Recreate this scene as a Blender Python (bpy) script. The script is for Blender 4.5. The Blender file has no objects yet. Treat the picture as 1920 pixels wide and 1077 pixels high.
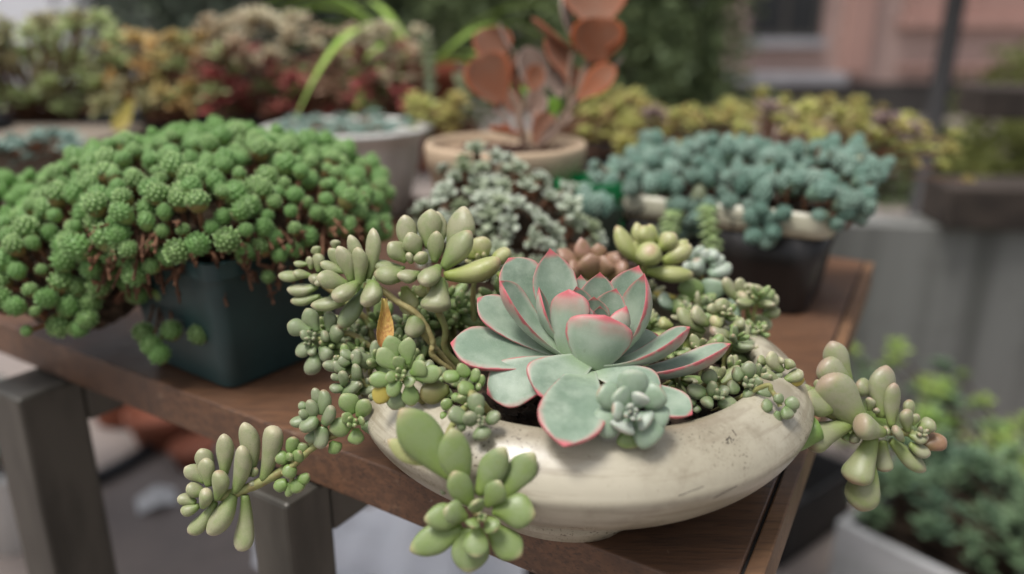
import bpy, math, random
import numpy as np
from mathutils import Vector, Matrix, Quaternion
from mathutils.bvhtree import BVHTree

random.seed(7)
rng = np.random.default_rng(7)
SC = bpy.context.scene
COL = SC.collection

# ------------------------------------------------------------------ camera, sky, sun, exposure
CAM_H = 0.988
PITCH = math.radians(18.4)
FPX = 1493.3                       # focal length in pixels of the 1920 px wide photograph (28 mm on 36 mm)
cam_d = bpy.data.cameras.new('camera')
cam = bpy.data.objects.new('camera', cam_d)
COL.objects.link(cam)
cam.location = (0, 0, CAM_H)
cam.rotation_euler = (math.radians(90) - PITCH, 0, 0)
cam_d.lens = 28.0
cam_d.sensor_width = 36.0
cam_d.clip_start = 0.02
cam_d.clip_end = 200
cam_d.dof.use_dof = True
cam_d.dof.focus_distance = 0.395
cam_d.dof.aperture_fstop = 28.0 / 9.5
SC.camera = cam

SUN_EL, SUN_AZ = math.radians(70), math.radians(-120)      # azimuth measured from +Y towards +X
w = bpy.data.worlds.new('World')
SC.world = w
w.use_nodes = True
wn = w.node_tree
bg = wn.nodes['Background']
sky = wn.nodes.new('ShaderNodeTexSky')
sky.sky_type = 'NISHITA'
sky.sun_disc = False
sky.sun_elevation = SUN_EL
sky.sun_rotation = SUN_AZ
sky.dust_density = 4.0
hsv = wn.nodes.new('ShaderNodeHueSaturation')
hsv.inputs['Saturation'].default_value = 0.32
wn.links.new(sky.outputs[0], hsv.inputs['Color'])
wn.links.new(hsv.outputs[0], bg.inputs['Color'])
bg.inputs['Strength'].default_value = 0.08
sun_d = bpy.data.lights.new('sun', 'SUN')
sun_d.energy = 1.5
sun_d.angle = math.radians(18)
sun_d.color = (1.0, 0.97, 0.93)
sun = bpy.data.objects.new('sun', sun_d)
COL.objects.link(sun)
sv = Vector((math.sin(SUN_AZ) * math.cos(SUN_EL), math.cos(SUN_AZ) * math.cos(SUN_EL), math.sin(SUN_EL)))
sun.rotation_euler = sv.to_track_quat('Z', 'Y').to_euler()
sun.location = (1, 1, 4)
SC.view_settings.view_transform = 'Standard'
SC.view_settings.look = 'None'
SC.view_settings.gamma = 1
SC.view_settings.use_curve_mapping = False
SC.view_settings.exposure = 0.98
SC.render.engine = 'CYCLES'
SC.cycles.use_denoising = True
SC.cycles.max_bounces = 8

# ------------------------------------------------------------------ helpers
CP, SP = math.cos(PITCH), math.sin(PITCH)
FWD, DWN, RGT = Vector((0, CP, -SP)), Vector((0, -SP, -CP)), Vector((1, 0, 0))
EYE = Vector((0, 0, CAM_H))


def ray(px, py):
    return FWD + RGT * ((px - 960) / FPX) + DWN * ((py - 538.5) / FPX)


def P(px, py, d):
    return EYE + ray(px, py) * d


def on_z(px, py, z):
    r = ray(px, py)
    return EYE + r * ((z - CAM_H) / r.z)


def lin(c):
    return tuple(((v / 12.92) if v <= 0.04045 else ((v + 0.055) / 1.055) ** 2.4) for v in c)


def S(r, g, b):
    return lin((r / 255, g / 255, b / 255)) + (1,)


def link(name, me, parent=None, mt=None):
    o = bpy.data.objects.new(name, me)
    COL.objects.link(o)
    if parent is not None:
        o.parent = parent
    if mt is not None and me is not None and not me.materials:
        me.materials.append(mt)
    return o


def tag(o, label=None, cat=None, group=None, kind=None):
    if label: o['label'] = label
    if cat: o['category'] = cat
    if group: o['group'] = group
    if kind: o['kind'] = kind
    return o


def thing(name, label, cat, loc=(0, 0, 0), rz=0.0, group=None):
    o = bpy.data.objects.new(name, None)
    o.empty_display_size = 0.02
    COL.objects.link(o)
    o.location = loc
    o.rotation_euler = (0, 0, rz)
    return tag(o, label, cat, group)


def mesh(name, v, f, smooth=True, attrs=None, mt=None):
    me = bpy.data.meshes.new(name)
    me.from_pydata([tuple(map(float, p)) for p in v], [], f)
    if attrs:
        for k, a in attrs.items():
            at = me.attributes.new(k, 'FLOAT', 'POINT')
            at.data.foreach_set('value', np.asarray(a, dtype=np.float32))
    if smooth:
        me.polygons.foreach_set('use_smooth', [True] * len(me.polygons))
    if mt is not None:
        me.materials.append(mt)
    me.update()
    return me


class MB:
    """collects shapes into one mesh"""
    def __init__(s):
        s.v, s.f, s.a = [], [], {}

    def add(s, v, f, **attrs):
        k = len(s.v)
        s.v += [tuple(p) for p in v]
        s.f += [tuple(i + k for i in q) for q in f]
        for n, a in attrs.items():
            L = s.a.setdefault(n, [0.0] * k)
            L += [0.0] * (k - len(L))
            L += list(a)

    def box(s, x0, x1, y0, y1, z0, z1, M=None):
        v = [Vector(p) for p in ((x0, y0, z0), (x1, y0, z0), (x1, y1, z0), (x0, y1, z0),
                                 (x0, y0, z1), (x1, y0, z1), (x1, y1, z1), (x0, y1, z1))]
        if M is not None: v = [M @ p for p in v]
        s.add(v, [(3, 2, 1, 0), (4, 5, 6, 7), (0, 1, 5, 4), (1, 2, 6, 5), (2, 3, 7, 6), (3, 0, 4, 7)])

    def tube(s, pts, rad, n=8, cap=True):
        pts = [Vector(p) for p in pts]
        if not hasattr(rad, '__len__'): rad = [rad] * len(pts)
        vs, fs = [], []
        up = Vector((0.13, 0.31, 0.94))
        for i, p in enumerate(pts):
            d = (pts[min(i + 1, len(pts) - 1)] - pts[max(i - 1, 0)]).normalized()
            a = d.cross(up)
            if a.length < 1e-3: a = d.cross(Vector((1, 0, 0)))
            a.normalize(); b = d.cross(a)
            for k in range(n):
                t = 2 * math.pi * k / n
                vs.append(p + (a * math.cos(t) + b * math.sin(t)) * rad[i])
        for i in range(len(pts) - 1):
            for k in range(n):
                fs.append((i * n + k, i * n + (k + 1) % n, (i + 1) * n + (k + 1) % n, (i + 1) * n + k))
        if cap:
            fs.append(tuple(range(n)))
            fs.append(tuple((len(pts) - 1) * n + k for k in reversed(range(n))))
        s.add(vs, fs)

    def lathe(s, prof, n=48, c=(0, 0, 0), lobes=None):
        vs, fs = [], []
        for r, z in prof:
            for k in range(n):
                t = 2 * math.pi * k / n
                vs.append((c[0] + r * math.cos(t), c[1] + r * math.sin(t), c[2] + z))
        m = len(prof)
        for i in range(m - 1):
            for k in range(n):
                fs.append((i * n + k, i * n + (k + 1) % n, (i + 1) * n + (k + 1) % n, (i + 1) * n + k))
        s.add(vs, fs)

    def build(s, name, mt, parent=None, smooth=True, bevel=0.0, loc=None):
        v = s.v
        if loc is not None:
            L = Vector(loc); v = [Vector(p) - L for p in v]
        at = {k: a + [0.0] * (len(v) - len(a)) for k, a in s.a.items()}
        o = link(name, mesh(name, v, s.f, smooth, at, mt), parent)
        if bevel:
            b = o.modifiers.new('bevel', 'BEVEL'); b.width = bevel; b.segments = 2; b.limit_method = 'ANGLE'
        if bevel and smooth:
            pass
        return o


def smooth_path(pts, k=6):
    pts = [Vector(p) for p in pts]
    out = []
    for i in range(len(pts) - 1):
        p0, p1, p2, p3 = pts[max(i - 1, 0)], pts[i], pts[i + 1], pts[min(i + 2, len(pts) - 1)]
        for j in range(k):
            t = j / k
            out.append(0.5 * ((2 * p1) + (p2 - p0) * t + (2 * p0 - 5 * p1 + 4 * p2 - p3) * t * t + (3 * p1 - p0 - 3 * p2 + p3) * t ** 3))
    out.append(pts[-1])
    return out


# ------------------------------------------------------------------ materials
class G:
    def __init__(s, name):
        s.m = bpy.data.materials.new(name); s.m.use_nodes = True
        s.nt = s.m.node_tree
        s.b = s.nt.nodes['Principled BSDF']

    def n(s, t, **kw):
        x = s.nt.nodes.new('ShaderNode' + t)
        for k, v in kw.items(): setattr(x, k, v)
        return x

    def put(s, sock, v):
        if isinstance(v, bpy.types.NodeSocket): s.nt.links.new(v, sock)
        else: sock.default_value = v

    def attr(s, name):
        return s.n('Attribute', attribute_name=name).outputs['Fac']

    def rnd(s):
        return s.n('ObjectInfo').outputs['Random']

    def noise(s, scale, detail=3, rough=0.5, stretch=None, coord='pos'):
        if coord == 'pos': c = s.n('NewGeometry').outputs['Position']
        else: c = s.n('TexCoord').outputs['Object']
        if stretch is not None:
            mp = s.n('Mapping'); s.put(mp.inputs['Vector'], c)
            mp.inputs['Scale'].default_value = stretch[0:3]
            if len(stretch) > 3: mp.inputs['Rotation'].default_value = (0, 0, stretch[3])
            c = mp.outputs[0]
        t = s.n('TexNoise'); s.put(t.inputs['Vector'], c)
        t.inputs['Scale'].default_value = scale; t.inputs['Detail'].default_value = detail
        t.inputs['Roughness'].default_value = rough
        return t.outputs['Fac']

    def mr(s, v, a, b, c=0.0, d=1.0, mode='SMOOTHSTEP'):
        x = s.n('MapRange', interpolation_type=mode)
        s.put(x.inputs[0], v)
        for i, q in enumerate((a, b, c, d)): x.inputs[i + 1].default_value = q
        return x.outputs[0]

    def math(s, op, a, b=0.0):
        x = s.n('Math', operation=op, use_clamp=False)
        s.put(x.inputs[0], a); s.put(x.inputs[1], b)
        return x.outputs[0]

    def mix(s, f, a, b, mode='MIX'):
        x = s.n('Mix', data_type='RGBA', blend_type=mode)
        s.put(x.inputs[0], f); s.put(x.inputs[6], a); s.put(x.inputs[7], b)
        return x.outputs[2]

    def bump(s, h, strength=0.2, dist=0.001):
        x = s.n('Bump'); s.put(x.inputs['Height'], h)
        x.inputs['Strength'].default_value = strength; x.inputs['Distance'].default_value = dist
        s.put(s.b.inputs['Normal'], x.outputs[0])

    def out(s, col, rough=0.5, spec=0.5, sss=0.0, sheen=0.0, coat=0.0, metal=0.0):
        b = s.b.inputs
        s.put(b['Base Color'], col); s.put(b['Roughness'], rough)
        b['Specular IOR Level'].default_value = spec
        b['Metallic'].default_value = metal
        if sss:
            b['Subsurface Weight'].default_value = sss
            b['Subsurface Radius'].default_value = (0.6, 1.0, 0.35)
            b['Subsurface Scale'].default_value = 0.004
        if sheen:
            b['Sheen Weight'].default_value = sheen; b['Sheen Roughness'].default_value = 0.5
        if coat:
            b['Coat Weight'].default_value = coat; b['Coat Roughness'].default_value = 0.25
        return s.m


def plump_mat(name, base, body, tip, var=0.35, rough=0.43):
    """fleshy leaf: fresh green at the base, dusty bloom over the body, paler or blushed tip"""
    g = G(name)
    al, ed, un = g.attr('along'), g.attr('edge'), g.attr('under')
    c = g.mix(g.mr(al, 0.05, 0.55), base, body)
    n1 = g.noise(170, 3)
    c = g.mix(g.math('MULTIPLY', g.mr(n1, 0.42, 0.7), 0.45), c, base)
    c = g.mix(g.math('MULTIPLY', g.mr(al, 0.8, 1.0), 0.75), c, tip)
    fine = g.noise(2600, 2)
    c = g.mix(g.mr(fine, 0.5, 0.75, 0, 0.28), c, tip)
    dk = g.noise(900, 2)
    c = g.mix(g.mr(dk, 0.66, 0.74, 0, 0.3), c, tuple(v * 0.5 for v in base[:3]) + (1,))
    r = g.rnd()
    c = g.mix(g.mr(r, 0, 1, 0, var), c, base)
    wr = g.noise(420, 3)
    sp = g.noise(1400, 1)
    c = g.mix(g.mr(sp, 0.70, 0.78, 0, 0.5), c, (.20, .11, .06, 1))
    c = g.mix(g.math('MULTIPLY', g.mr(al, .90, 1.0), g.mr(g.rnd(), .45, 1, 0, .6)), c, (.36, .20, .13, 1))
    g.bump(g.math('ADD', g.math('MULTIPLY', fine, .5), wr), 0.16, 0.0011)
    return g.out(c, g.mr(n1, 0.3, 0.7, rough - 0.08, rough + 0.1), 0.45, sss=0.13, sheen=0.06)


def simple(name, col, rough=0.6, spec=0.4, nscale=60, col2=None, amount=0.6, bump=0.0, metal=0, coat=0, rand=0.0, stretch=None, sss=0.0):
    g = G(name)
    n = g.noise(nscale, 4, stretch=stretch)
    c = g.mix(g.mr(n, 0.35, 0.68, 0, amount), col, col2 if col2 else tuple(v * 0.6 for v in col[:3]) + (1,))
    if rand:
        c = g.mix(g.mr(g.rnd(), 0, 1, 0, rand), c, tuple(v * 0.45 for v in col[:3]) + (1,))
    if bump: g.bump(n, bump, 0.002)
    return g.out(c, rough, spec, metal=metal, coat=coat, sss=sss)


M = {}
M['finger'] = plump_mat('finger_leaf', (.16, .225, .06, 1), (.285, .283, .168, 1), (.52, .445, .31, 1))
M['fresh'] = plump_mat('fresh_leaf', (.14, .23, .05, 1), (.20, .26, .105, 1), (.36, .35, .19, 1))
M['bloom'] = plump_mat('bloomy_leaf', (.13, .195, .07, 1), (.215, .245, .145, 1), (.34, .30, .20, 1))
M['blush'] = plump_mat('blushed_leaf', (.18, .24, .06, 1), (.275, .275, .175, 1), (.38, .25, .20, 1))
M['front'] = plump_mat('front_leaf', (.15, .22, .04, 1), (.19, .245, .11, 1), (.44, .39, .23, 1))
M['blue'] = plump_mat('bluish_leaf', (.15, .23, .13, 1), (.26, .33, .245, 1), (.40, .42, .33, 1))
M['white'] = plump_mat('white_bloom_leaf', (.20, .28, .19, 1), (.38, .42, .355, 1), (.52, .50, .43, 1))
M['brown'] = plump_mat('brown_leaf', (.15, .10, .025, 1), (.30, .165, .115, 1), (.45, .29, .24, 1))
M['pale'] = plump_mat('pale_yellow_leaf', (.26, .31, .07, 1), (.37, .36, .18, 1), (.52, .43, .27, 1))
M['olive'] = plump_mat('olive_leaf', (.10, .12, .02, 1), (.145, .135, .045, 1), (.19, .14, .05, 1))
M['yellow'] = plump_mat('yellowing_leaf', (.38, .31, .05, 1), (.40, .32, .07, 1), (.34, .25, .06, 1))

def eche_mat(name, r0, r1, blush):
    g = G(name)
    al, ed, un = g.attr('along'), g.attr('edge'), g.attr('under')
    big = g.noise(60, 4); fine = g.noise(1800, 3); patch = g.noise(34, 5, .68); spots = g.noise(260, 2)
    top = g.mix(g.mr(big, .35, .7), (.165, .235, .165, 1), (.29, .355, .27, 1))
    bot = g.mix(g.mr(big, .35, .7), (.225, .30, .215, 1), (.32, .38, .295, 1))
    c = g.mix(un, top, bot)
    c = g.mix(g.math('MULTIPLY', g.mr(al, .0, .4, 1, 0), .65), c, (.25, .34, .18, 1))
    c = g.mix(g.math('MULTIPLY', g.mr(ed, .70, .93), .6), c, (.38, .43, .34, 1))
    c = g.mix(g.mr(fine, .52, .72, 0, .28), c, (.37, .43, .36, 1))
    c = g.mix(g.math('MULTIPLY', g.mr(patch, .5, .70, 0, .6), g.mr(un, 0, 1, 1, .25)), c, (.085, .14, .09, 1))
    c = g.mix(g.mr(spots, .70, .76, 0, .25), c, (.14, .17, .11, 1))
    wash = g.math('MULTIPLY', g.math('MULTIPLY', un, g.mr(al, .55, .98)), g.mr(g.noise(110, 4), .3, .65, .2, .85))
    c = g.mix(wash, c, (.50, .20, .19, 1))
    wob = g.math('ADD', ed, g.mr(g.noise(240, 3), .3, .7, -.035, .035, 'LINEAR'))
    red1 = g.math('MULTIPLY', g.mr(wob, .925, 1.0), g.mr(al, .15, .5, 0, .95))
    red2 = g.mr(al, r0, r1)
    red3 = g.math('MULTIPLY', g.mr(wob, .76, .97, 0, blush), g.mr(al, .5, .95))
    red4 = g.math('MULTIPLY', un, g.mr(al, r0 - .03, r1 - .015, 0, .95))
    c = g.mix(g.math('MAXIMUM', g.math('MAXIMUM', g.math('MAXIMUM', red1, red2), red3), red4), c, (.47, .10, .115, 1))
    g.bump(g.math('ADD', fine, g.math('MULTIPLY', big, .8)), .16, .0009)
    return g.out(c, g.mr(patch, .3, .7, .36, .62), .45, sss=.08, sheen=.08)


M['eche'] = eche_mat('echeveria_leaf', .945, .985, .55)
M['eche_in'] = eche_mat('echeveria_young_leaf', .87, .96, .8)

g = G('bowl_glaze')
n1 = g.noise(9, 5, .6); n2 = g.noise(55, 5, .65); n3 = g.noise(420, 3, .6)
c = g.mix(g.mr(n1, .35, .7), (.44, .40, .305, 1), (.33, .295, .215, 1))
c = g.mix(g.mr(n2, .50, .75, 0, .45), c, (.25, .215, .15, 1))
streak = g.noise(40, 4, .6, stretch=(.35, .35, 3.0))
c = g.mix(g.mr(streak, .56, .74, 0, .4), c, (.20, .17, .12, 1))
c = g.mix(g.mr(n3, .66, .73, 0, .55), c, (.20, .16, .10, 1))
g.bump(g.noise(120, 4), .06, .002)
crack = g.n('TexVoronoi', feature='DISTANCE_TO_EDGE'); crack.inputs['Scale'].default_value = 95
g.put(crack.inputs['Vector'], g.n('NewGeometry').outputs['Position'])
c = g.mix(g.math('MULTIPLY', g.mr(crack.outputs['Distance'], 0, .04, .13, 0), g.mr(n1, .4, .6)), c, (.16, .13, .08, 1))
blot = g.noise(26, 6, .7)
c = g.mix(g.mr(blot, .47, .62, 0, .55), c, (.20, .165, .11, 1))
splash = g.noise(700, 2, .5)
c = g.mix(g.math('MULTIPLY', g.mr(splash, .60, .66), g.mr(g.noise(18, 3), .46, .6)), c, (.10, .075, .045, 1))
hs = g.noise(30, 5, .65, stretch=(.5, .5, 9.0))
c = g.mix(g.mr(hs, .50, .63, 0, .55), c, (.24, .20, .14, 1))
M['bowl'] = g.out(c, g.mr(n2, .3, .7, .26, .46), .5, coat=.18)

def wood(name, a, b, dark, rot, rough=.42):
    g = G(name)
    n1 = g.noise(14, 5, .6, stretch=(1.0, 14.0, 14.0, rot))
    n2 = g.noise(60, 4, .6, stretch=(1.0, 10.0, 10.0, rot))
    n3 = g.noise(9, 4, .6)
    c = g.mix(g.mr(n1, .35, .68), a, b)
    c = g.mix(g.mr(n2, .50, .68, 0, .8), c, dark)
    ch = g.noise(34, 5, .7, stretch=(1.0, 4.0, 4.0, rot))
    c = g.mix(g.mr(ch, .60, .70, 0, .6), c, (.24, .155, .10, 1))
    wet = g.noise(5, 3, .6)
    c = g.mix(g.mr(wet, .5, .62, 0, .45), c, dark)
    c = g.mix(g.mr(n3, .5, .75, 0, .5), c, tuple(v * .55 for v in a[:3]) + (1,))
    sc = g.noise(130, 3, .6, stretch=(1.0, .25, 1.0, rot + .9))
    c = g.mix(g.mr(sc, .70, .76, 0, .5), c, (.32, .25, .19, 1))
    g.bump(n2, .25, .001)
    return g.out(c, g.mr(n3, .3, .7, rough - .08, rough + .15), .5)


TROT = math.atan2(-.540, .842)          # direction of the bench's front edge
M['wood'] = wood('bench_wood', (.155, .076, .040, 1), (.092, .047, .027, 1), (.045, .026, .018, 1), -TROT)
M['wood_edge'] = wood('bench_edge_wood', (.20, .105, .05, 1), (.15, .075, .036, 1), (.07, .037, .02, 1), -TROT, .5)
M['gap'] = simple('dark_seam', (.012, .010, .009, 1), .9)
M['steel'] = simple('weathered_steel', (.085, .078, .065, 1), .40, .5, 30, (.035, .032, .026, 1), .8, .15, metal=.35, stretch=(1, 1, .3))
M['soil'] = simple('soil', (.045, .030, .020, 1), .95, .2, 180, (.012, .009, .007, 1), .9, 1.0)
M['teal'] = simple('teal_plastic', (.020, .052, .052, 1), .45, .5, 25, (.012, .030, .032, 1), .6)
M['stem'] = simple('green_stem', (.26, .28, .10, 1), .55, .4, 220, (.22, .15, .06, 1), .7, .2)
M['stem_pale'] = simple('pale_stem', (.50, .44, .20, 1), .5, .4, 300, (.36, .26, .10, 1), .6, .2)
M['stem_brown'] = simple('brown_stem', (.21, .10, .055, 1), .8, .3, 90, (.06, .03, .018, 1), .8, .2)
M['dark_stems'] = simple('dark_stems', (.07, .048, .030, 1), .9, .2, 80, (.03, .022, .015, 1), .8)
g = G('dry_leaf')
al = g.attr('along'); n_ = g.noise(260, 4, .6, stretch=(3, 3, .6))
c = g.mix(g.mr(n_, .35, .68), (.52, .33, .09, 1), (.36, .17, .05, 1))
c = g.mix(g.mr(al, .65, 1.0, 0, .75), c, (.30, .10, .03, 1))
c = g.mix(g.mr(al, 0, .3, .6, 0), c, (.55, .48, .16, 1))
g.bump(n_, .5, .002)
M['dry'] = g.out(c, .6, .35, sss=.1)

# ------------------------------------------------------------------ leaf geometry
PROF = {
    'finger': [(0, .34), (.06, .40), (.2, .60), (.4, .87), (.58, 1), (.73, .95), (.86, .73), (.94, .44), (.98, .20), (1, 0)],
    'point': [(0, .32), (.08, .40), (.25, .68), (.45, .95), (.58, 1), (.72, .92), (.85, .66), (.94, .36), (.98, .17), (1, 0)],
    'club': [(0, .36), (.1, .42), (.3, .58), (.5, .78), (.7, .98), (.8, 1), (.9, .85), (.96, .58), (.99, .3), (1, 0)],
    'egg': [(0, .55), (.08, .70), (.25, .92), (.45, 1), (.65, .95), (.82, .75), (.92, .5), (.975, .27), (1, 0)],
    'round': [(0, .42), (.1, .55), (.3, .80), (.5, .97), (.65, 1), (.8, .9), (.9, .7), (.96, .46), (.99, .22), (1, 0)],
    'spoon': [(0, .40), (.12, .48), (.3, .66), (.5, .87), (.66, .98), (.76, 1), (.85, .89), (.91, .66), (.945, .44), (.97, .24), (.986, .10), (1, 0)],
    'bud': [(0, .45), (.12, .58), (.3, .80), (.5, .96), (.68, 1), (.80, .95), (.885, .75), (.935, .48), (.965, .24), (.985, .09), (1, 0)],
    'spade': [(0, .40), (.12, .50), (.3, .78), (.48, .97), (.58, 1), (.70, .92), (.82, .67), (.89, .42), (.93, .25), (.965, .10), (1, 0)],
    'stick': [(0, .9), (.3, .95), (.7, 1), (.9, .9), (1, 0)],
    'paddle': [(0, .25), (.1, .3), (.25, .62), (.45, .95), (.6, 1), (.78, .92), (.9, .68), (.96, .42), (1, 0)],
}


def leaf_geo(B, T, w, N, prof='finger', thick=.6, tu=None, cup=0.0, bend=.05, segs=14, rings=14, jit=.03, keel=1.0, tipcurl=0.0):
    B, T = Vector(B), Vector(T)
    Y = T - B; L = Y.length; Y.normalize()
    Z = N - Y * N.dot(Y)
    if Z.length < 1e-6: Z = Y.orthogonal()
    Z.normalize(); X = Y.cross(Z)
    pp = PROF[prof]
    ps, pw = np.array([p[0] for p in pp]), np.array([p[1] for p in pp])
    t = np.linspace(0, 1, rings + 1)
    s = 1 - (1 - t) ** 1.4
    wv = np.interp(s, ps, pw)
    for _ in range(1):
        k = wv.copy(); k[1:-1] = .2 * wv[:-2] + .6 * wv[1:-1] + .2 * wv[2:]; wv = k; wv[-1] = 0
    ph = random.uniform(0, 6.28); lop = random.uniform(-jit, jit) * 2
    up = (thick if tu is None else tu)
    v, al, ed, un = [], [], [], []
    for i in range(rings):
        W = wv[i] * w * .5 * (1 + jit * math.sin(7 * s[i] + ph))
        Th = w * .5 * (wv[i] ** .75)
        cz = -bend * L * 4 * s[i] * (1 - s[i]) + tipcurl * L * max(0, s[i] - .6) ** 2 * 6
        cx = lop * w * math.sin(math.pi * s[i])
        for k in range(segs):
            a = 2 * math.pi * k / segs
            ca, sa = math.cos(a), math.sin(a)
            z = (up if sa > 0 else thick * 1.0) * Th * (abs(sa) ** keel) * (1 if sa > 0 else -1)
            z += cup * w * .5 * ca * ca * wv[i]
            v.append(B + Y * (L * s[i]) + X * (W * ca + cx) + Z * (z + cz))
            al.append(s[i]); ed.append(abs(ca)); un.append(1.0 if sa < -.05 else (0.0 if sa > .05 else .5))
    f = []
    for i in range(rings - 1):
        for k in range(segs):
            f.append((i * segs + k, i * segs + (k + 1) % segs, (i + 1) * segs + (k + 1) % segs, (i + 1) * segs + k))
    e = len(v)
    v.append(T + Z * tipcurl * L * .96); al.append(1); ed.append(1); un.append(.5)
    v.append(B); al.append(0); ed.append(0); un.append(.5)
    for k in range(segs):
        f.append(((rings - 1) * segs + k, (rings - 1) * segs + (k + 1) % segs, e))
        f.append(((k + 1) % segs, k, e + 1))
    return v, f, dict(along=al, edge=ed, under=un)


def leaf_obj(parent, B, T, w, N, mt, name='leaf', **kw):
    v, f, at = leaf_geo(B, T, w, N, **kw)
    L = Vector(B)
    me = mesh(name, [p - L for p in v], f, True, at, mt)
    o = link(name, me, parent)
    o.location = L - parent.location
    return o


def unit_leaf(prof, thick, seed, mt, bend=.06, segs=10, rings=9, cup=0.0, tu=None, wid=1.0):
    random.seed(seed)
    v, f, at = leaf_geo((0, 0, 0), (0, 1, 0), wid, Vector((0, 0, 1)), prof=prof, thick=thick, bend=bend, segs=segs, rings=rings, cup=cup, tu=tu)
    return mesh('leaf', v, f, True, at, mt)


def orient(o, pos, ydir, N, scale, parent):
    Y = Vector(ydir).normalized()
    Z = N - Y * N.dot(Y)
    if Z.length < 1e-6: Z = Y.orthogonal()
    Z.normalize(); X = Y.cross(Z)
    R = Matrix((X, Y, Z)).transposed()
    sc = scale if hasattr(scale, '__len__') else (scale,) * 3
    o.matrix_local = Matrix.Translation(Vector(pos) - parent.location) @ R.to_4x4() @ Matrix.Diagonal((*sc, 1))


# ------------------------------------------------------------------ the setting: floor
TZ = 0.75                                   # height of the bench top
gm = G('paving')
n1 = gm.noise(1.6, 5, .6); n2 = gm.noise(14, 5, .65)
c = gm.mix(gm.mr(n1, .35, .7), (.27, .225, .20, 1), (.19, .165, .155, 1))
c = gm.mix(gm.mr(n2, .5, .75, 0, .5), c, (.12, .10, .09, 1))
gm.bump(n2, .3, .004)
M['floor'] = gm.out(c, .8, .3)
mb = MB(); mb.add([(-60, -20, 0), (60, -20, 0), (60, 120, 0), (-60, 120, 0)], [(0, 1, 2, 3)])
tag(mb.build('ground', M['floor'], smooth=False), kind='structure')

# ------------------------------------------------------------------ the wooden bench and its steel posts
CORNER = Vector((.1035, .281, 0))
EU = Vector((-.842, .540, 0)).normalized()   # along the front edge, towards the far left
EV = Vector((.470, .883, 0)).normalized()    # along the right edge, away from us
ENX = Vector((.540, .842, 0)).normalized()   # square to the front edge
TH = .030


def quad_slab(mb, a, b, c_, d, z0, z1):
    q = [Vector((p.x, p.y, z)) for z in (z0, z1) for p in (a, b, c_, d)]
    mb.add(q, [(3, 2, 1, 0), (4, 5, 6, 7), (0, 1, 5, 4), (1, 2, 6, 5), (2, 3, 7, 6), (3, 0, 4, 7)])


bench = thing('wooden_bench', 'worn brown wooden plant bench with a dark seam along its edge', 'bench', CORNER + Vector((0, 0, TZ)))
BL, BD, STRIP, GAP = 1.75, .585, .0085, .0016
EIN = EV.cross(Vector((0, 0, 1))).normalized() * -1      # from right edge into the table
if EIN.x > 0: EIN = -EIN
k_in = 1 / abs(EIN.dot(EU))
pA = CORNER + EU * (STRIP + GAP) * k_in
mb = MB()
quad_slab(mb, pA, pA + EV * BD, CORNER + EU * BL + EV * BD, CORNER + EU * BL, TZ - TH, TZ)
mb.build('top_board', M['wood'], bench, False, .0012, bench.location)
mb = MB()
p1 = CORNER + EU * STRIP * k_in
quad_slab(mb, CORNER, CORNER + EV * BD, p1 + EV * BD, p1, TZ - TH, TZ - .0004)
mb.build('edge_strip', M['wood_edge'], bench, False, .0010, bench.location)
mb = MB()
quad_slab(mb, p1 + ENX * .002, p1 + EV * (BD - .002), pA + EV * (BD - .002), pA + ENX * .002, TZ - TH + .002, TZ - .0022)
mb.build('seam', M['gap'], bench, False, 0, bench.location)


def post(pos, label, wa, wb, back):
    """square steel leg with a rail running back under the bench"""
    rz = math.atan2(EU.y, EU.x) + math.pi
    t = thing('bench_leg', label, 'bench leg', (pos.x, pos.y, 0), rz, 'steel legs under the wooden bench')
    mb = MB(); mb.box(-wa, 0, 0, wb, 0, TZ - TH - .002)
    mb.build('post', M['steel'], t, False, .003)
    mb = MB(); mb.box(-wa + .001, -.001, wb + .0005, BD * .9, TZ - TH - .042, TZ - TH - .003)
    mb.build('rail', M['steel'], t, False, .003)
    mb = MB(); mb.box(-.030, -.004, back - .026, back, 0, TZ - TH - .043); mb.build('rear_post', M['steel'], t, False, .003)
    return t


q2 = on_z(537, 950, TZ - TH - .002); q1 = on_z(33, 752, TZ - TH - .002)
post(q2, 'grey steel bench leg beside the bright white plastic sheet', .035, .036, BD * .88)
post(q1, 'grey steel bench leg at the left with terracotta pots behind it', .052, .05, .25)

# ------------------------------------------------------------------ the cream bowl
BC = Vector((.0385, .411, TZ))               # centre of the bowl
bowl = thing('planter_bowl', 'shallow cream glazed bowl crowded with succulents at the bench corner', 'plant bowl', BC)
prof = [(.070, .0100), (.081, .0098), (.092, .0125), (.104, .0190), (.1140, .0275), (.1205, .0355), (.1240, .0425), (.1250, .0462), (.1243, .0486), (.1236, .0498), (.1222, .0530),
        (.1180, .0580), (.1130, .0622), (.1075, .0655), (.1025, .0672), (.0985, .0672), (.0955, .0655), (.0940, .0620), (.0945, .0560), (.0975, .0480), (.098, .040), (.06, .03), (.0005, .03)]
mb = MB(); mb.lathe(prof, 96)
bo = mb.build('body', M['bowl'], bowl)
sub = bo.modifiers.new('sub', 'SUBSURF'); sub.levels = 1; sub.render_levels = 2
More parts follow.
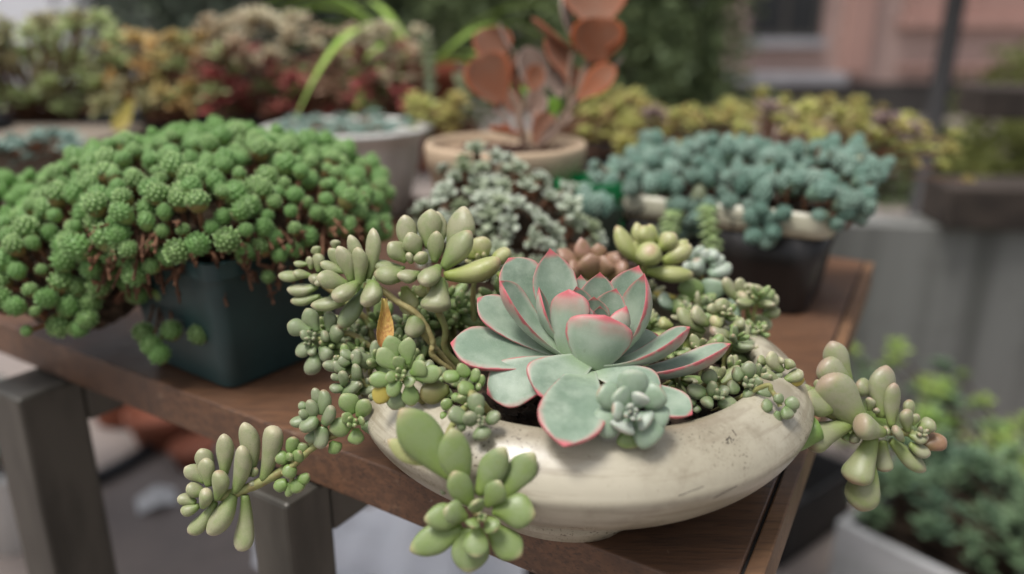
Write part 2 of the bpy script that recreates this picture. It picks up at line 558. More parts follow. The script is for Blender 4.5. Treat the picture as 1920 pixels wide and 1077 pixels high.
# lobed foot ring
vs, fs, n = [], [], 120
for j, (r, z) in enumerate([(.072, .0112), (.0855, .0112), (.0868, .0085), (.084, .0), (.066, .0)]):
    for k in range(n):
        t = 2 * math.pi * k / n
        lob = max(0, math.cos(t * 4 + .9)) ** .6
        rr = r + .0025 * lob
        zz = z
        if z < .003: zz = .0055 * (1 - lob) ** 1.6
        vs.append((rr * math.cos(t), rr * math.sin(t), zz))
for j in range(4):
    for k in range(n):
        fs.append((j * n + k, j * n + (k + 1) % n, (j + 1) * n + (k + 1) % n, (j + 1) * n + k))
mb = MB(); mb.add(vs, [tuple(reversed(q)) for q in fs]); mb.build('foot', M['bowl'], bowl)
# soil with crumbs
vs, fs = [], []
R_, n, rr = .0985, 60, 26
for j in range(rr):
    for k in range(n):
        t = 2 * math.pi * k / n; r = R_ * (j + .02) / (rr - 1) * .985
        vs.append((r * math.cos(t), r * math.sin(t), .050 + .006 * math.cos(r / R_ * 1.5) + random.uniform(-.0025, .0025)))
for j in range(rr - 1):
    for k in range(n):
        fs.append((j * n + k, (j + 1) * n + k, (j + 1) * n + (k + 1) % n, j * n + (k + 1) % n))
mb = MB(); mb.add(vs, fs)
for _ in range(700):
    r = R_ * math.sqrt(random.random()) * .93; t = random.uniform(0, 6.283); s_ = random.uniform(.0008, .0026)
    c0 = Vector((r * math.cos(t), r * math.sin(t), .0545))
    o8 = [c0 + Vector((random.gauss(0, 1), random.gauss(0, 1), random.gauss(0, 1))).normalized() * s_ * random.uniform(.7, 1.2) for _ in range(6)]
    mb.add(o8, [(0, 1, 2), (0, 2, 3), (0, 3, 4), (5, 2, 1), (5, 3, 2), (5, 4, 3), (0, 4, 1), (5, 1, 4)])
tag(mb.build('soil', M['soil'], bowl, False), kind='stuff')
# scuff marks: short scratched strokes in the glaze
dgv, dgf = [], []
tmp = MB(); tmp.lathe(prof, 96, BC)
bvh = BVHTree.FromPolygons([Vector(p) for p in tmp.v], tmp.f)


def bowl_hit(px, py):
    h = bvh.ray_cast(EYE, ray(px, py).normalized())
    return h[0], h[1]


M['scuff'] = simple('scuff', (.10, .085, .065, 1), .8)
for strokes, r_ in (([[(1367, 818), (1370, 824), (1372, 831)], [(1361, 826), (1366, 821), (1372, 823)], [(1362, 830), (1366, 832), (1365, 827)], [(1374, 826), (1376, 824)],
                      [(1373, 806), (1377, 812), (1381, 817)]], .00022),
                    ([[(1338 + 6 * i, 935 - 3.2 * i), (1346 + 6 * i, 930 - 3.2 * i)] for i in range(7)] + [[(1272 + 8 * i, 930 - 3 * i), (1279 + 8 * i, 927 - 3 * i)] for i in range(6)], .00016)):
    mb = MB()
    for st in strokes:
        pts = []
        for x, y in st:
            h, nn = bowl_hit(x, y)
            if h is not None: pts.append(h)
        if len(pts) > 1: mb.tube(pts, r_, 5)
    if mb.v: mb.build('scuff_mark', M['scuff'], bowl, loc=BC)

# ------------------------------------------------------------------ the echeveria
Z2 = (820, 440, 2.5638)
DE = .388


def zp(z, x, y, d, off=0.0):
    """a traced point of a close-up, placed at its own distance"""
    return P(z[0] + x / z[2], z[1] + y / z[2], d + off * d / FPX / z[2])


ech_base = zp(Z2, 740, 620, DE, 20)
ech = thing('echeveria', 'large grey-green echeveria with red leaf margins in the bowl', 'succulent', ech_base)
EAX = Vector((.03, -.22, .97)).normalized()
ech_hub = ech_base - DWN * .066 + FWD * .006
EL = [  # base x,y,depth / tip x,y,depth / width / profile / options (close-up pixels)
    (740, 645, -70, 806, 384, -112, 315, 'bud', dict(bend=.045, cup=.20, rings=30, tipcurl=-.06, thick=.13, tu=.10, face=(.06, .22, -1))),
    (630, 590, -40, 640, 262, -50, 205, 'bud', dict(bend=.05, cup=.24, tipcurl=-.05, thick=.15, tu=.10, face=(.45, .2, -.85))),
    (625, 590, -15, 300, 222, -45, 190, 'spoon', dict(bend=.10, cup=.55, face=(.75, .35, .35))),
    (600, 500, 60, 541, 66, 120, 225, 'spade', dict(bend=.08, cup=.30, face=(0, .15, 1))),
    (600, 520, 70, 342, 112, 170, 235, 'spoon', dict(bend=.06, cup=.25, face=(.2, .25, 1))),
    (610, 575, 20, 192, 305, 110, 205, 'spoon', dict(bend=.06, cup=.16, face=(.15, .6, .8))),
    (640, 600, 0, 62, 522, 0, 300, 'spoon', dict(bend=.03, cup=.12, face=(.1, .8, .62))),
    (650, 625, -40, 238, 768, -130, 255, 'spoon', dict(bend=-.05, cup=.08, face=(.05, .6, .8))),
    (700, 610, -60, 484, 772, -260, 275, 'spoon', dict(bend=-.06, cup=.10, face=(.05, .6, .8))),
    (705, 650, -50, 607, 1020, -610, 285, 'spoon', dict(bend=-.07, cup=.10, face=(0, .6, .8))),
    (730, 645, -50, 1078, 745, -190, 190, 'spoon', dict(bend=-.03, cup=.10, face=(0, .7, .7))),
    (850, 720, -60, 1226, 866, -300, 190, 'spoon', dict(bend=-.02, cup=.15, face=(0, .8, .6))),
    (780, 635, -40, 1216, 444, -70, 200, 'spoon', dict(bend=.12, cup=.42, face=(-.35, .85, .12))),
    (810, 660, -10, 1412, 524, -30, 215, 'spoon', dict(bend=.11, cup=.36, face=(-.10, .9, .12))),
    (850, 590, 10, 994, 186, -5, 240, 'spade', dict(bend=.15, cup=.52, face=(-.86, .15, .34))),
    (830, 500, 60, 968, 148, 110, 230, 'spade', dict(bend=.10, cup=.32, face=(-.3, .3, .9))),
    (770, 470, 40, 782, 180, 55, 185, 'spade', dict(bend=.10, cup=.30, face=(0, .3, 1))),
    (715, 470, 10, 668, 248, 5, 150, 'spade', dict(bend=.10, cup=.35, face=(.35, .3, .85))),
    (790, 490, -5, 860, 258, -25, 165, 'spade', dict(bend=.12, cup=.40, face=(-.4, .3, .85))),
    (752, 490, -10, 752, 298, -25, 145, 'spade', dict(bend=.12, cup=.35, face=(0, .4, .9))),
    (720, 490, -25, 690, 325, -48, 112, 'spade', dict(bend=.12, cup=.35, face=(.2, .3, -.9))),
    (810, 570, -35, 909, 342, -58, 150, 'spade', dict(bend=.14, cup=.45, face=(-.55, .25, -.75))),
    (600, 530, 20, 489, 250, 15, 130, 'spade', dict(bend=.12, cup=.5, face=(.9, .1, .2))),
    (820, 620, 40, 1060, 480, 120, 200, 'spoon', dict(bend=.05, cup=.15, face=(0, .8, .6))),
    (690, 450, 75, 690, 192, 125, 125, 'spade', dict(bend=.10, cup=.25, face=(0, .2, 1))),
    (738, 500, -28, 722, 352, -52, 92, 'spade', dict(bend=.12, cup=.35, face=(0, .4, .9))),
    (775, 505, -28, 782, 342, -52, 96, 'spade', dict(bend=.12, cup=.35, face=(0, .4, .9))),
]
CAMR, CAMU, CAMB = RGT, -DWN, -FWD
for bx, by, bd, tx, ty, td, wd, pf, op in EL:
    op = dict(op)
    B, T = zp(Z2, bx, by, DE, bd), zp(Z2, tx, ty, DE, td)
    fc = op.pop('face', None)
    N = (CAMR * fc[0] + CAMU * fc[1] + CAMB * fc[2]) if fc else (ech_hub - (B + T) * .5)
    kw = dict(thick=.33, tu=.12, segs=40, rings=26, jit=.02, keel=.85); kw.update(op)
    leaf_obj(ech, B, T, wd / Z2[2] * DE / FPX, N, M['eche_in' if pf in ('spade', 'bud') else 'eche'], prof=pf, **kw)
mb = MB(); mb.tube([ech_base + FWD * .006, ech_base + FWD * .01 - EAX * .010, Vector((ech_base.x, ech_base.y + .012, TZ + .048))], [.006, .007, .008], 14)
mb.build('stem', M['stem'], ech, loc=ech_base)

# ------------------------------------------------------------------ traced sprigs of plump-leaved succulents
GRP = 'plump leaved succulent sprigs growing from the bowl'


def sprig(label, z, d, rows, mt='finger', prof='finger', stem=None, smat='stem', thick=.66, group=GRP, name='succulent_sprig', srad=.0016, core=(), face=None):
    px = d / FPX / z[2]
    pts = []
    for r in rows:
        db, dt = (r[5], r[6]) if len(r) > 6 else (0, 0)
        pts.append((zp(z, r[0], r[1], d, db), zp(z, r[2], r[3], d, dt)))
    ax = Vector((0, 0, 0))
    for b, t in pts: ax += (t - b).normalized()
    ax = ax.normalized() * .5 + CAMB * .35 + Vector((0, 0, .3))
    if face: ax = CAMR * face[0] + CAMU * face[1] + CAMB * face[2]
    base = sum((b for b, t in pts), Vector((0, 0, 0))) / len(pts)
    th = thing(name, label, 'succulent', base, 0, group)
    for r, (b, t) in zip(rows, pts):
        op = dict(r[7]) if len(r) > 7 else {}
        m_ = M[op.pop('m', mt)]
        kw = dict(prof=prof, thick=thick * random.uniform(.9, 1.1), bend=random.uniform(.02, .09), segs=16, rings=15, jit=.05, keel=random.uniform(.82, 1.15))
        N = op.pop('N', None)
        N = (CAMR * N[0] + CAMU * N[1] + CAMB * N[2]) if N else ax
        kw.update(op)
        leaf_obj(th, b, t, r[4] * px * 1.07, N, m_, **kw)
    for (x, y, r, dz) in core:
        for i in range(4):
            a = i * 1.7 + .4
            b = zp(z, x, y, d, dz); t = b + (CAMB * .8 + CAMR * math.cos(a) * .55 + CAMU * (math.sin(a) * .55 + .25)) * r * 1.1 * px
            leaf_obj(th, b, t, r * .75 * px, ax, M[mt], prof='egg', thick=.75, segs=10, rings=8, name='bud_leaf')
    if stem:
        mb = MB()
        way = [zp(z, x, y, d, o) for x, y, o in stem]
        e = way[-1]
        if e.z > TZ + .052:
            way.append(Vector((e.x + (BC.x - e.x) * .25, e.y + (BC.y - e.y) * .25, TZ + .050)))
        pth = smooth_path(way)
        mb.tube(pth, [srad * random.uniform(.9, 1.1) for _ in pth], 10)
        mb.build('stem', M[smat], th, loc=base)
    return th


Z1 = (500, 360, 2.991); Z3 = (1120, 390, 2.4476); Z4 = (310, 620, 2.449)
Z5 = (680, 740, 3.195); Z6 = (1400, 600, 2.833); Z7 = (620, 560, 3.591)

sprig('pale finger-leaved sprig leaning out above the dry orange leaf', Z1, .42, [
    (545, 505, 465, 240, 88, 20, 40), (572, 490, 598, 202, 98, 15, 25), (515, 525, 510, 308, 108, -10, -45), (475, 505, 400, 303, 98, 0, -15),
    (430, 450, 350, 315, 72, 20, 30), (440, 450, 300, 398, 62, 10, 10), (455, 520, 280, 475, 112, 0, -60), (505, 510, 375, 605, 130, -10, -110),
    (470, 580, 246, 640, 92, 10, 0), (600, 510, 545, 640, 125, -10, -90, {'prof': 'egg'}), (550, 550, 405, 765, 125, 30, 10, {'m': 'bloom'}),
    (330, 500, 268, 518, 45, 0, -15), (560, 520, 640, 560, 60, 0, -10)],
    stem=[(545, 525, 10), (640, 545, 10), (740, 620, 20), (850, 690, 30), (930, 830, 70), (940, 930, 90)], smat='stem_pale', srad=.0016)
sprig('finger-leaved sprig peeping out behind the other at the far left rim', Z1, .44, [
    (215, 470, 63, 470, 76), (290, 530, 113, 548, 88), (300, 585, 133, 615, 76), (295, 450, 285, 342, 88), (250, 435, 235, 362, 52),
    (230, 405, 150, 400, 42), (290, 360, 262, 308, 62), (385, 320, 385, 268, 70), (250, 470, 148, 452, 62, 0, -20), (300, 470, 240, 500, 90, 0, -30)],
    stem=[(300, 510, 10), (420, 600, 20), (560, 720, 20), (640, 900, 30)])
sprig('pale sprig with leaves hanging low against the dark teal pot', Z1, .425, [
    (285, 785, 222, 653, 95, 10, 20), (345, 790, 350, 665, 82, 10, 10), (250, 780, 115, 742, 98, 0, 0), (265, 800, 185, 790, 72, 0, -20),
    (310, 830, 330, 788, 70, 0, -40), (375, 830, 405, 755, 95, 0, -40, {'prof': 'egg'}), (245, 840, 168, 920, 92, 0, 0), (275, 865, 240, 918, 58, 0, -30),
    (300, 870, 350, 950, 88, 0, -30), (275, 900, 233, 1028, 105, 10, 0)], core=[(255, 815, 48, -10), (232, 845, 36, -10)], mt='bloom',
    stem=[(290, 830, 0), (400, 800, 10), (480, 800, 20), (600, 880, 30)])
sprig('tallest pale rosette with broad pointed leaves above the bowl', Z1, .42, [
    (800, 330, 772, 128, 122, 30, 45), (915, 320, 922, 95, 145, 20, 25), (960, 320, 955, 108, 105, 40, 55), (1030, 350, 1112, 80, 172, 20, 30),
    (855, 360, 797, 226, 108, 0, -15), (940, 395, 955, 218, 98, -10, -40), (990, 430, 1145, 218, 160, -20, -45), (785, 390, 682, 285, 112, 10, 0),
    (775, 430, 576, 392, 82, 20, 20), (790, 470, 600, 460, 135, 0, -20), (865, 455, 730, 470, 95, -20, -70), (965, 420, 875, 520, 130, -40, -150),
    (970, 480, 925, 672, 160, -40, -90, {'prof': 'club'}), (1000, 470, 1315, 385, 168, -20, -70, {'bend': .08, 'N': (.1, .9, .2), 'm': 'pale', 'prof': 'finger'}),
    (880, 395, 862, 340, 82, -30, -80, {'prof': 'egg'}), (810, 395, 795, 345, 62, -20, -60, {'prof': 'egg'})], prof='point',
    stem=[(900, 430, 0), (930, 600, 20), (1000, 760, 50), (1010, 900, 80)], srad=.0018)
sprig('small yellow-green sprig tucked behind the tallest rosette', Z1, .445, [
    (1200, 370, 1218, 250, 122, 20, 20), (1275, 390, 1365, 325, 100, 0, 0), (1160, 380, 1150, 270, 90, 20, 30), (1200, 400, 1180, 345, 40, -10, -40, {'prof': 'egg'}),
    (1230, 380, 1215, 340, 40, -10, -40, {'prof': 'egg'}), (1150, 400, 1115, 385, 36, -10, -40, {'prof': 'egg'}), (1300, 480, 1400, 420, 110, 10, 20)], mt='pale', prof='egg',
    stem=[(1210, 390, 0), (1160, 540, 10), (1180, 800, 40)])
# stems and single leaves on the left side
sprig('pale thick-stemmed shoot ending in one plump egg-shaped leaf', Z1, .425, [
    (850, 700, 800, 815, 112, -10, -40, {'prof': 'egg'}), (770, 530, 800, 690, 112, 30, 10, {'m': 'pale', 'thick': .3}), (880, 520, 860, 590, 80, 20, 20, {'m': 'pale'})],
    stem=[(650, 560, 0), (740, 620, 0), (835, 690, 0), (880, 800, 40)], smat='stem_pale', srad=.0017)
dl = thing('dry_leaf', 'withered orange leaf hanging down under the leaning pale sprig', 'dry leaf', zp(Z1, 652, 600, .404))
v, f, at = leaf_geo(zp(Z1, 655, 598, .404), zp(Z1, 640, 876, .400), 104 / 2.991 * .404 / FPX, CAMB + CAMR * .5, prof='club', thick=.12, cup=.75, bend=.10, segs=22, rings=22, jit=.13, tipcurl=.08)
o = link('leaf', mesh('leaf', [p - dl.location for p in v], f, True, at, M['dry']), dl)

sprig('open green rosette of flat pointed leaves below the dry leaf', Z7, .372, [
    (460, 470, 318, 338, 132, 0, 10), (520, 450, 527, 258, 112, 0, 10), (430, 545, 252, 545, 110, 0, 0), (540, 510, 632, 428, 118, -10, -30),
    (560, 530, 750, 488, 122, 0, -10), (475, 560, 388, 658, 104, -10, -30), (530, 570, 545, 728, 118, -10, -10), (480, 480, 428, 393, 82, -20, -40),
    (450, 525, 366, 535, 78, -20, -40), (500, 530, 550, 592, 84, -20, -50), (440, 420, 390, 248, 125, 20, 30), (450, 620, 420, 752, 132, 20, 30, {'m': 'bloom'}),
    (345, 590, 320, 712, 125, 20, 20, {'m': 'yellow', 'prof': 'egg'}), (800, 610, 598, 655, 165, 30, 20, {'m': 'olive', 'prof': 'finger'})],
    mt='fresh', prof='point', thick=.36, face=(0, .25, 1), core=[(475, 510, 60, -30), (462, 540, 34, -35)], stem=[(490, 540, 10), (560, 620, 60), (640, 700, 120)])
sprig('bead-leaved sprig beside the open green rosette on its left', Z7, .405, [
    (150, 400, 66, 352, 72, 10, 10), (172, 450, 178, 338, 84, 0, 0), (115, 450, 70, 385, 80, 0, 0), (95, 490, 18, 425, 68, 0, -10), (165, 545, 165, 440, 88, 0, -40),
    (90, 580, 78, 488, 88, -10, -50), (90, 640, 205, 560, 105, 0, -20), (90, 605, -10, 600, 82, 0, -10), (60, 540, 0, 520, 60, 0, -20)], prof='egg', mt='bloom',
    stem=[(130, 520, 10), (220, 560, 30), (330, 640, 60)])
sprig('green rosette on the trailing shoot at the bowl wall', Z4, .395, [
    (860, 385, 812, 290, 92, 0, 0), (885, 400, 928, 315, 78, 0, -10), (860, 420, 752, 458, 90, 0, -10), (875, 450, 882, 525, 75, 0, -20), (900, 440, 975, 435, 75, 10, 10, {'m': 'bloom'}),
    (760, 510, 795, 565, 65, 10, 10), (870, 415, 810, 385, 52, -20, -40), (880, 425, 912, 408, 46, -25, -50)], mt='fresh', prof='point', thick=.48, face=(.1, .2, 1), core=[(862, 425, 40, -25)],
    stem=[(870, 420, 10), (800, 470, 20), (690, 520, 20)])
sprig('bead-leaved cluster halfway along the shoot trailing to the left', Z4, .395, [
    (700, 340, 683, 263, 52, 10, 10), (720, 385, 727, 270, 72, 0, 0), (675, 400, 660, 318, 70, 0, -20), (650, 350, 610, 338, 40, 0, 0), (655, 400, 570, 425, 58, 0, -10),
    (695, 400, 618, 460, 84, -10, -40), (730, 430, 765, 345, 75, -10, -30), (720, 440, 710, 545, 90, 0, -20), (660, 390, 612, 372, 42, -10, -30), (700, 470, 640, 500, 60, 10, 10)],
    mt='bloom', prof='egg', stem=[(700, 420, 10), (690, 520, 20), (640, 570, 15), (540, 660, 5)])
sprig('tiny green side shoot hanging from the trailing stem', Z4, .398, [
    (575, 560, 592, 488, 62, 0, -10), (625, 560, 645, 518, 54, 0, 0), (565, 585, 502, 592, 62, 0, -10), (590, 590, 620, 556, 58, -10, -40), (580, 620, 560, 680, 66, -10, -30),
    (560, 700, 497, 722, 60, 0, 0), (590, 690, 625, 740, 72, 0, -10), (610, 690, 664, 662, 50, 0, 0), (575, 700, 560, 765, 42, 0, 0), (560, 590, 580, 570, 40, -20, -40)], mt='fresh', prof='egg',
    stem=[(640, 560, 10), (590, 620, 5), (580, 700, 0)], srad=.0012)
sprig('long finger-leaved sprig at the tip of the left trailing shoot', Z4, .40, [
    (385, 670, 362, 420, 98, 20, 30), (270, 670, 268, 473, 82, 10, 10), (318, 745, 352, 527, 92, -20, -40), (450, 690, 500, 436, 108, 0, -10, {'prof': 'club'}),
    (210, 670, 160, 542, 82, 15, 20), (200, 715, 183, 583, 82, 0, 0), (180, 695, 88, 628, 72, 10, 10), (238, 775, 245, 642, 92, -30, -60),
    (180, 750, 98, 712, 72, 0, -10), (140, 790, 55, 768, 60, 0, 0), (155, 805, 70, 832, 66, 0, -10), (172, 812, 190, 727, 76, -20, -50),
    (230, 785, 110, 932, 80, 0, 0, {'prof': 'club'}), (315, 750, 200, 940, 112, -10, -30), (365, 755, 350, 1015, 104, 0, 0, {'prof': 'club'}),
    (400, 670, 415, 630, 38, 0, -10), (420, 690, 385, 710, 36, 0, -20)], thick=.75,
    stem=[(250, 760, 0), (320, 745, 0), (420, 705, 0), (530, 650, 5), (600, 600, 15), (690, 520, 20), (860, 430, 30)], srad=.0025)
sprig('big soft yellow-green rosette drooping in front of the bowl', Z5, .335, [
    (560, 500, 222, 85, 250, 40, 20, {'m': 'front'}), (605, 560, 535, 198, 195, 20, 0), (690, 600, 855, 315, 165, 20, 0), (830, 620, 1030, 350, 165, 30, 20),
    (920, 590, 1145, 568, 140, 60, 60, {'m': 'olive'}), (650, 660, 540, 460, 150, -20, -60), (740, 670, 822, 515, 130, -20, -60), (780, 690, 1038, 720, 195, 0, -40),
    (620, 730, 366, 748, 150, 0, -30), (625, 740, 485, 690, 130, -40, -100), (600, 800, 280, 935, 175, 20, 10), (640, 800, 632, 1070, 225, 0, -20),
    (690, 800, 678, 978, 155, -50, -120), (760, 790, 950, 972, 180, 0, -40), (700, 690, 672, 640, 95, -70, -140, {'prof': 'egg'}), (680, 740, 655, 800, 84, -70, -130),
    (745, 740, 805, 815, 110, -50, -110), (420, 420, 148, 272, 118, 70, 70, {'m': 'pale'})], mt='front', prof='point', thick=.42, face=(0, .35, 1), core=[(715, 735, 44, -100)],
    stem=[(690, 720, 20), (570, 560, 70), (500, 400, 120), (500, 280, 170), (560, 150, 330), (660, 60, 560)], srad=.0016)
sprig('small shadowed shoot lying on the bowl wall behind the drooping rosette', Z5, .36, [
    (470, 480, 455, 540, 50), (490, 520, 480, 605, 50), (460, 500, 425, 520, 45), (500, 480, 520, 560, 40)], mt='bloom', prof='point')
sprig('stubby-leaved little rosette beside the bare soil at the front rim', Z7, .348, [
    (910, 820, 792, 755, 120, 0, -10), (950, 850, 925, 765, 106, -10, -50), (990, 760, 968, 635, 116, 10, 20), (1005, 790, 1000, 722, 62, -20, -40), (1050, 830, 1140, 775, 96, 0, -10),
    (1010, 870, 1035, 955, 124, -10, -60), (900, 840, 850, 870, 110, 10, 10)], mt='bloom', prof='egg', core=[(1015, 815, 46, -30), (1012, 838, 40, -35)], stem=[(1000, 830, 0), (980, 760, 40), (960, 640, 90)])
sprig('tight knot of small leaves just above the stubby rosette', Z7, .368, [
    (960, 620, 855, 590, 118, 0, -20), (900, 700, 870, 652, 82, -10, -50), (860, 650, 815, 680, 70, 0, 0), (960, 560, 985, 470, 82, 10, 10), (1010, 590, 1020, 510, 60, 10, 0),
    (800, 740, 755, 680, 82, 0, 0), (780, 790, 735, 780, 60, 0, 0), (820, 850, 760, 880, 80, 10, 10), (990, 610, 1000, 580, 56, -20, -50), (920, 730, 905, 705, 52, -10, -40),
    (930, 520, 860, 440, 82, 20, 20), (870, 520, 750, 520, 100, 20, 20)], mt='fresh', prof='egg', stem=[(920, 640, 10), (930, 720, 60)])
# right side of the bowl
sprig('finger-leaved sprig with a thick cut stalk reaching out over the right rim', Z6, .42, [
    (545, 330, 445, 112, 122, 40, 50), (530, 335, 392, 228, 140, 20, 20, {'prof': 'round'}), (610, 560, 412, 300, 200, -10, -40, {'prof': 'round'}),
    (450, 460, 310, 420, 142, 0, -60, {'prof': 'egg', 'm': 'blush'}), (550, 550, 300, 640, 172, 0, -40, {'prof': 'club'}), (690, 390, 580, 340, 100, 50, 50),
    (640, 600, 615, 480, 40, -20, -20), (725, 600, 590, 545, 138, -50, -110, {'prof': 'club'}), (670, 620, 560, 870, 160, -30, -50, {'prof': 'club'}),
    (650, 760, 605, 1018, 182, 10, 10, {'prof': 'finger'}), (725, 640, 728, 808, 98, 20, 20, {'prof': 'club'}), (575, 590, 560, 660, 60, 30, 20), (540, 600, 515, 640, 50, 30, 20, {'m': 'fresh'}),
    (650, 480, 652, 412, 52, 0, -20), (360, 370, 290, 366, 62, 20, 20), (375, 375, 378, 315, 42, 30, 30), (690, 500, 685, 470, 40, 0, -20)], mt='blush', thick=.72,
    stem=[(740, 590, 10), (600, 580, 20), (440, 500, 40), (250, 390, 40), (120, 360, 30), (40, 330, 60)], srad=.0024)
sprig('reddish-tipped leaf cluster at the far end over the right rim', Z6, .42, [
    (715, 520, 742, 240, 142, 10, 20), (770, 570, 785, 333, 100, -20, -40), (765, 640, 950, 805, 118, 10, 10), (830, 640, 785, 572, 78, -40, -90), (855, 590, 850, 475, 90, -20, -50),
    (870, 520, 862, 422, 74, 0, 0), (880, 560, 910, 500, 52, -10, -20), (915, 580, 1000, 545, 90, 0, -10), (860, 610, 968, 628, 86, -10, -40), (865, 660, 976, 718, 86, -10, -30),
    (940, 680, 1058, 632, 104, 20, 20, {'m': 'brown'}), (760, 600, 735, 580, 60, 0, -20)], mt='blush', stem=[(880, 600, 0), (740, 590, 10), (690, 590, 20)], srad=.0022,
    core=[(920, 600, 46, -30)])
sprig('cut green stalk lying over the right side of the bowl wall', Z6, .412, [(380, 575, 108, 660, 140, 10, 10, {'prof': 'stick', 'bend': .02, 'm': 'fresh', 'thick': .8})], mt='fresh')
sprig('pinkish leaf cluster on the right inside rim above the yellow leaf', Z3, .408, [
    (850, 750, 786, 662, 80, 0, 0), (840, 800, 757, 758, 90, 0, -40), (860, 790, 945, 752, 68, 0, -10), (850, 800, 952, 785, 52, 10, 10, {'m': 'yellow'}),
    (865, 740, 892, 695, 54, 0, 0), (775, 715, 735, 685, 52, 10, 10), (830, 720, 850, 690, 40, 0, -20), (800, 740, 720, 750, 60, 20, 20)], mt='finger', stem=[(830, 780, 10), (800, 860, 30), (700, 880, 60)])
sprig('tiny dark green shoot hanging under the stalk at the right rim', Z3, .376, [
    (800, 915, 752, 903, 64, 0, 0), (840, 895, 825, 850, 56, 0, 0), (865, 910, 928, 888, 64, 0, -10), (850, 920, 900, 960, 64, -10, -30), (835, 935, 813, 1005, 56, 0, 0), (880, 930, 915, 925, 40, 10, 10)],
    mt='bloom', prof='egg', stem=[(840, 910, 0), (800, 840, 20), (760, 820, 40)], srad=.0012)
sprig('star of small oval leaves under the right echeveria leaves', Z3, .385, [
    (495, 850, 410, 828, 74, 0, 0), (525, 810, 510, 738, 70, 0, 0), (520, 860, 532, 795, 54, -10, -40), (520, 880, 478, 895, 72, -10, -30), (555, 885, 645, 908, 78, 0, -10), (560, 850, 605, 828, 54, 0, 0), (450, 900, 415, 880, 46, 10, 10), (470, 915, 440, 935, 46, 10, 10)],
    mt='bloom', prof='egg', core=[(552, 862, 46, -20)], stem=[(540, 860, 10), (520, 800, 60)])
sprig('ring of stubby leaves between the oval star and the right rim', Z3, .388, [
    (645, 840, 602, 800, 70, 0, -10), (690, 780, 700, 702, 70, 0, 0), (680, 840, 720, 862, 72, -10, -40), (715, 820, 755, 785, 52, 0, -20), (725, 850, 798, 850, 78, 0, 0), (670, 770, 620, 745, 80, 10, 10), (690, 880, 730, 935, 76, 10, 10)],
    mt='bloom', prof='egg', core=[(685, 805, 44, -25), (708, 826, 30, -25)], stem=[(690, 830, 10), (660, 780, 60)])
sprig('yellow-green sprig with a plump spotted leaf behind the echeveria tips', Z3, .45, [
    (490, 570, 368, 460, 84, 10, 10), (510, 540, 440, 455, 88, 0, -10), (545, 490, 515, 442, 60, 10, 0), (590, 490, 555, 418, 86, 20, 20), (570, 530, 525, 508, 72, -10, -40, {'m': 'pale'}),
    (600, 500, 620, 476, 42, 0, 0), (610, 550, 674, 510, 58, -10, -20), (600, 590, 520, 560, 80, -20, -60, {'prof': 'egg', 'm': 'blush'}), (630, 600, 688, 538, 66, 0, 0), (590, 625, 690, 648, 66, 0, -10, {'m': 'pale'}),
    (570, 600, 515, 612, 62, 0, 0), (610, 660, 690, 700, 76, 10, 10, {'m': 'blush'}), (690, 650, 715, 605, 80, 10, 10, {'m': 'bloom'})], mt='finger',
    stem=[(560, 580, 10), (540, 680, 40), (520, 760, 60)], core=[(585, 480, 40, 0)])
sprig('pale lime shoot half hidden behind the right echeveria leaf', Z3, .46, [
    (345, 545, 283, 512, 64), (345, 580, 250, 588, 58), (400, 650, 470, 560, 90, 10, 10), (380, 590, 440, 545, 70), (370, 640, 330, 610, 60)], mt='pale', stem=[(370, 600, 10), (380, 720, 60)])
sprig('upright pale sprig with a round bead leaf beside the brown rosette', Z3, .495, [
    (205, 255, 85, 82, 96, 10, 10), (220, 200, 178, 66, 62, 20, 30), (250, 185, 203, 82, 86, 0, 0), (275, 160, 235, 75, 64, 20, 20), (285, 190, 362, 120, 90, 0, -10), (245, 230, 245, 190, 116, -20, -90, {'prof': 'egg', 'thick': .95}),
    (300, 250, 435, 175, 88, 0, 0), (345, 185, 418, 152, 54, 10, 10), (225, 290, 442, 308, 88, 0, -10), (200, 240, 150, 150, 80, 20, 20), (310, 180, 340, 118, 50, 10, 10)], mt='pale', prof='point', thick=.8,
    stem=[(215, 260, 0), (205, 330, 20), (190, 480, 30), (200, 600, 60)], srad=.0022)
sprig('bluish rosette peeking out beside the upright pale sprig', Z3, .53, [
    (470, 300, 455, 235, 96, 0, -30), (510, 310, 616, 262, 84, 0, 0), (505, 240, 556, 202, 76, 0, 0), (480, 230, 470, 172, 64, 10, 10), (440, 240, 420, 185, 54, 10, 10), (520, 270, 580, 220, 60, 0, 0), (490, 250, 500, 190, 56, 0, -10), (430, 290, 400, 250, 70, 0, 0)],
    mt='white', prof='egg', stem=[(480, 290, 10), (470, 420, 30)])
sprig('broad-leaved pale rosette with an orange old leaf near the back rim', Z3, .50, [
    (430, 430, 430, 318, 116, 10, 10), (520, 420, 545, 325, 116, 20, 20, {'m': 'blue', 'prof': 'round'}), (350, 460, 285, 400, 100, 0, -10, {'m': 'blue', 'prof': 'round'}), (390, 450, 402, 402, 66, 0, -20), (470, 430, 545, 398, 60, 0, -10),
    (360, 410, 255, 388, 60, 10, 10, {'m': 'yellow'}), (560, 490, 640, 430, 100, 20, 20, {'m': 'blue', 'prof': 'round'}), (300, 520, 235, 500, 90, 10, 10, {'m': 'blue'}), (340, 480, 380, 420, 80, 0, -20)],
    mt='fresh', prof='point', thick=.4, core=[(465, 425, 44, -10)], stem=[(430, 450, 10), (430, 600, 40)])
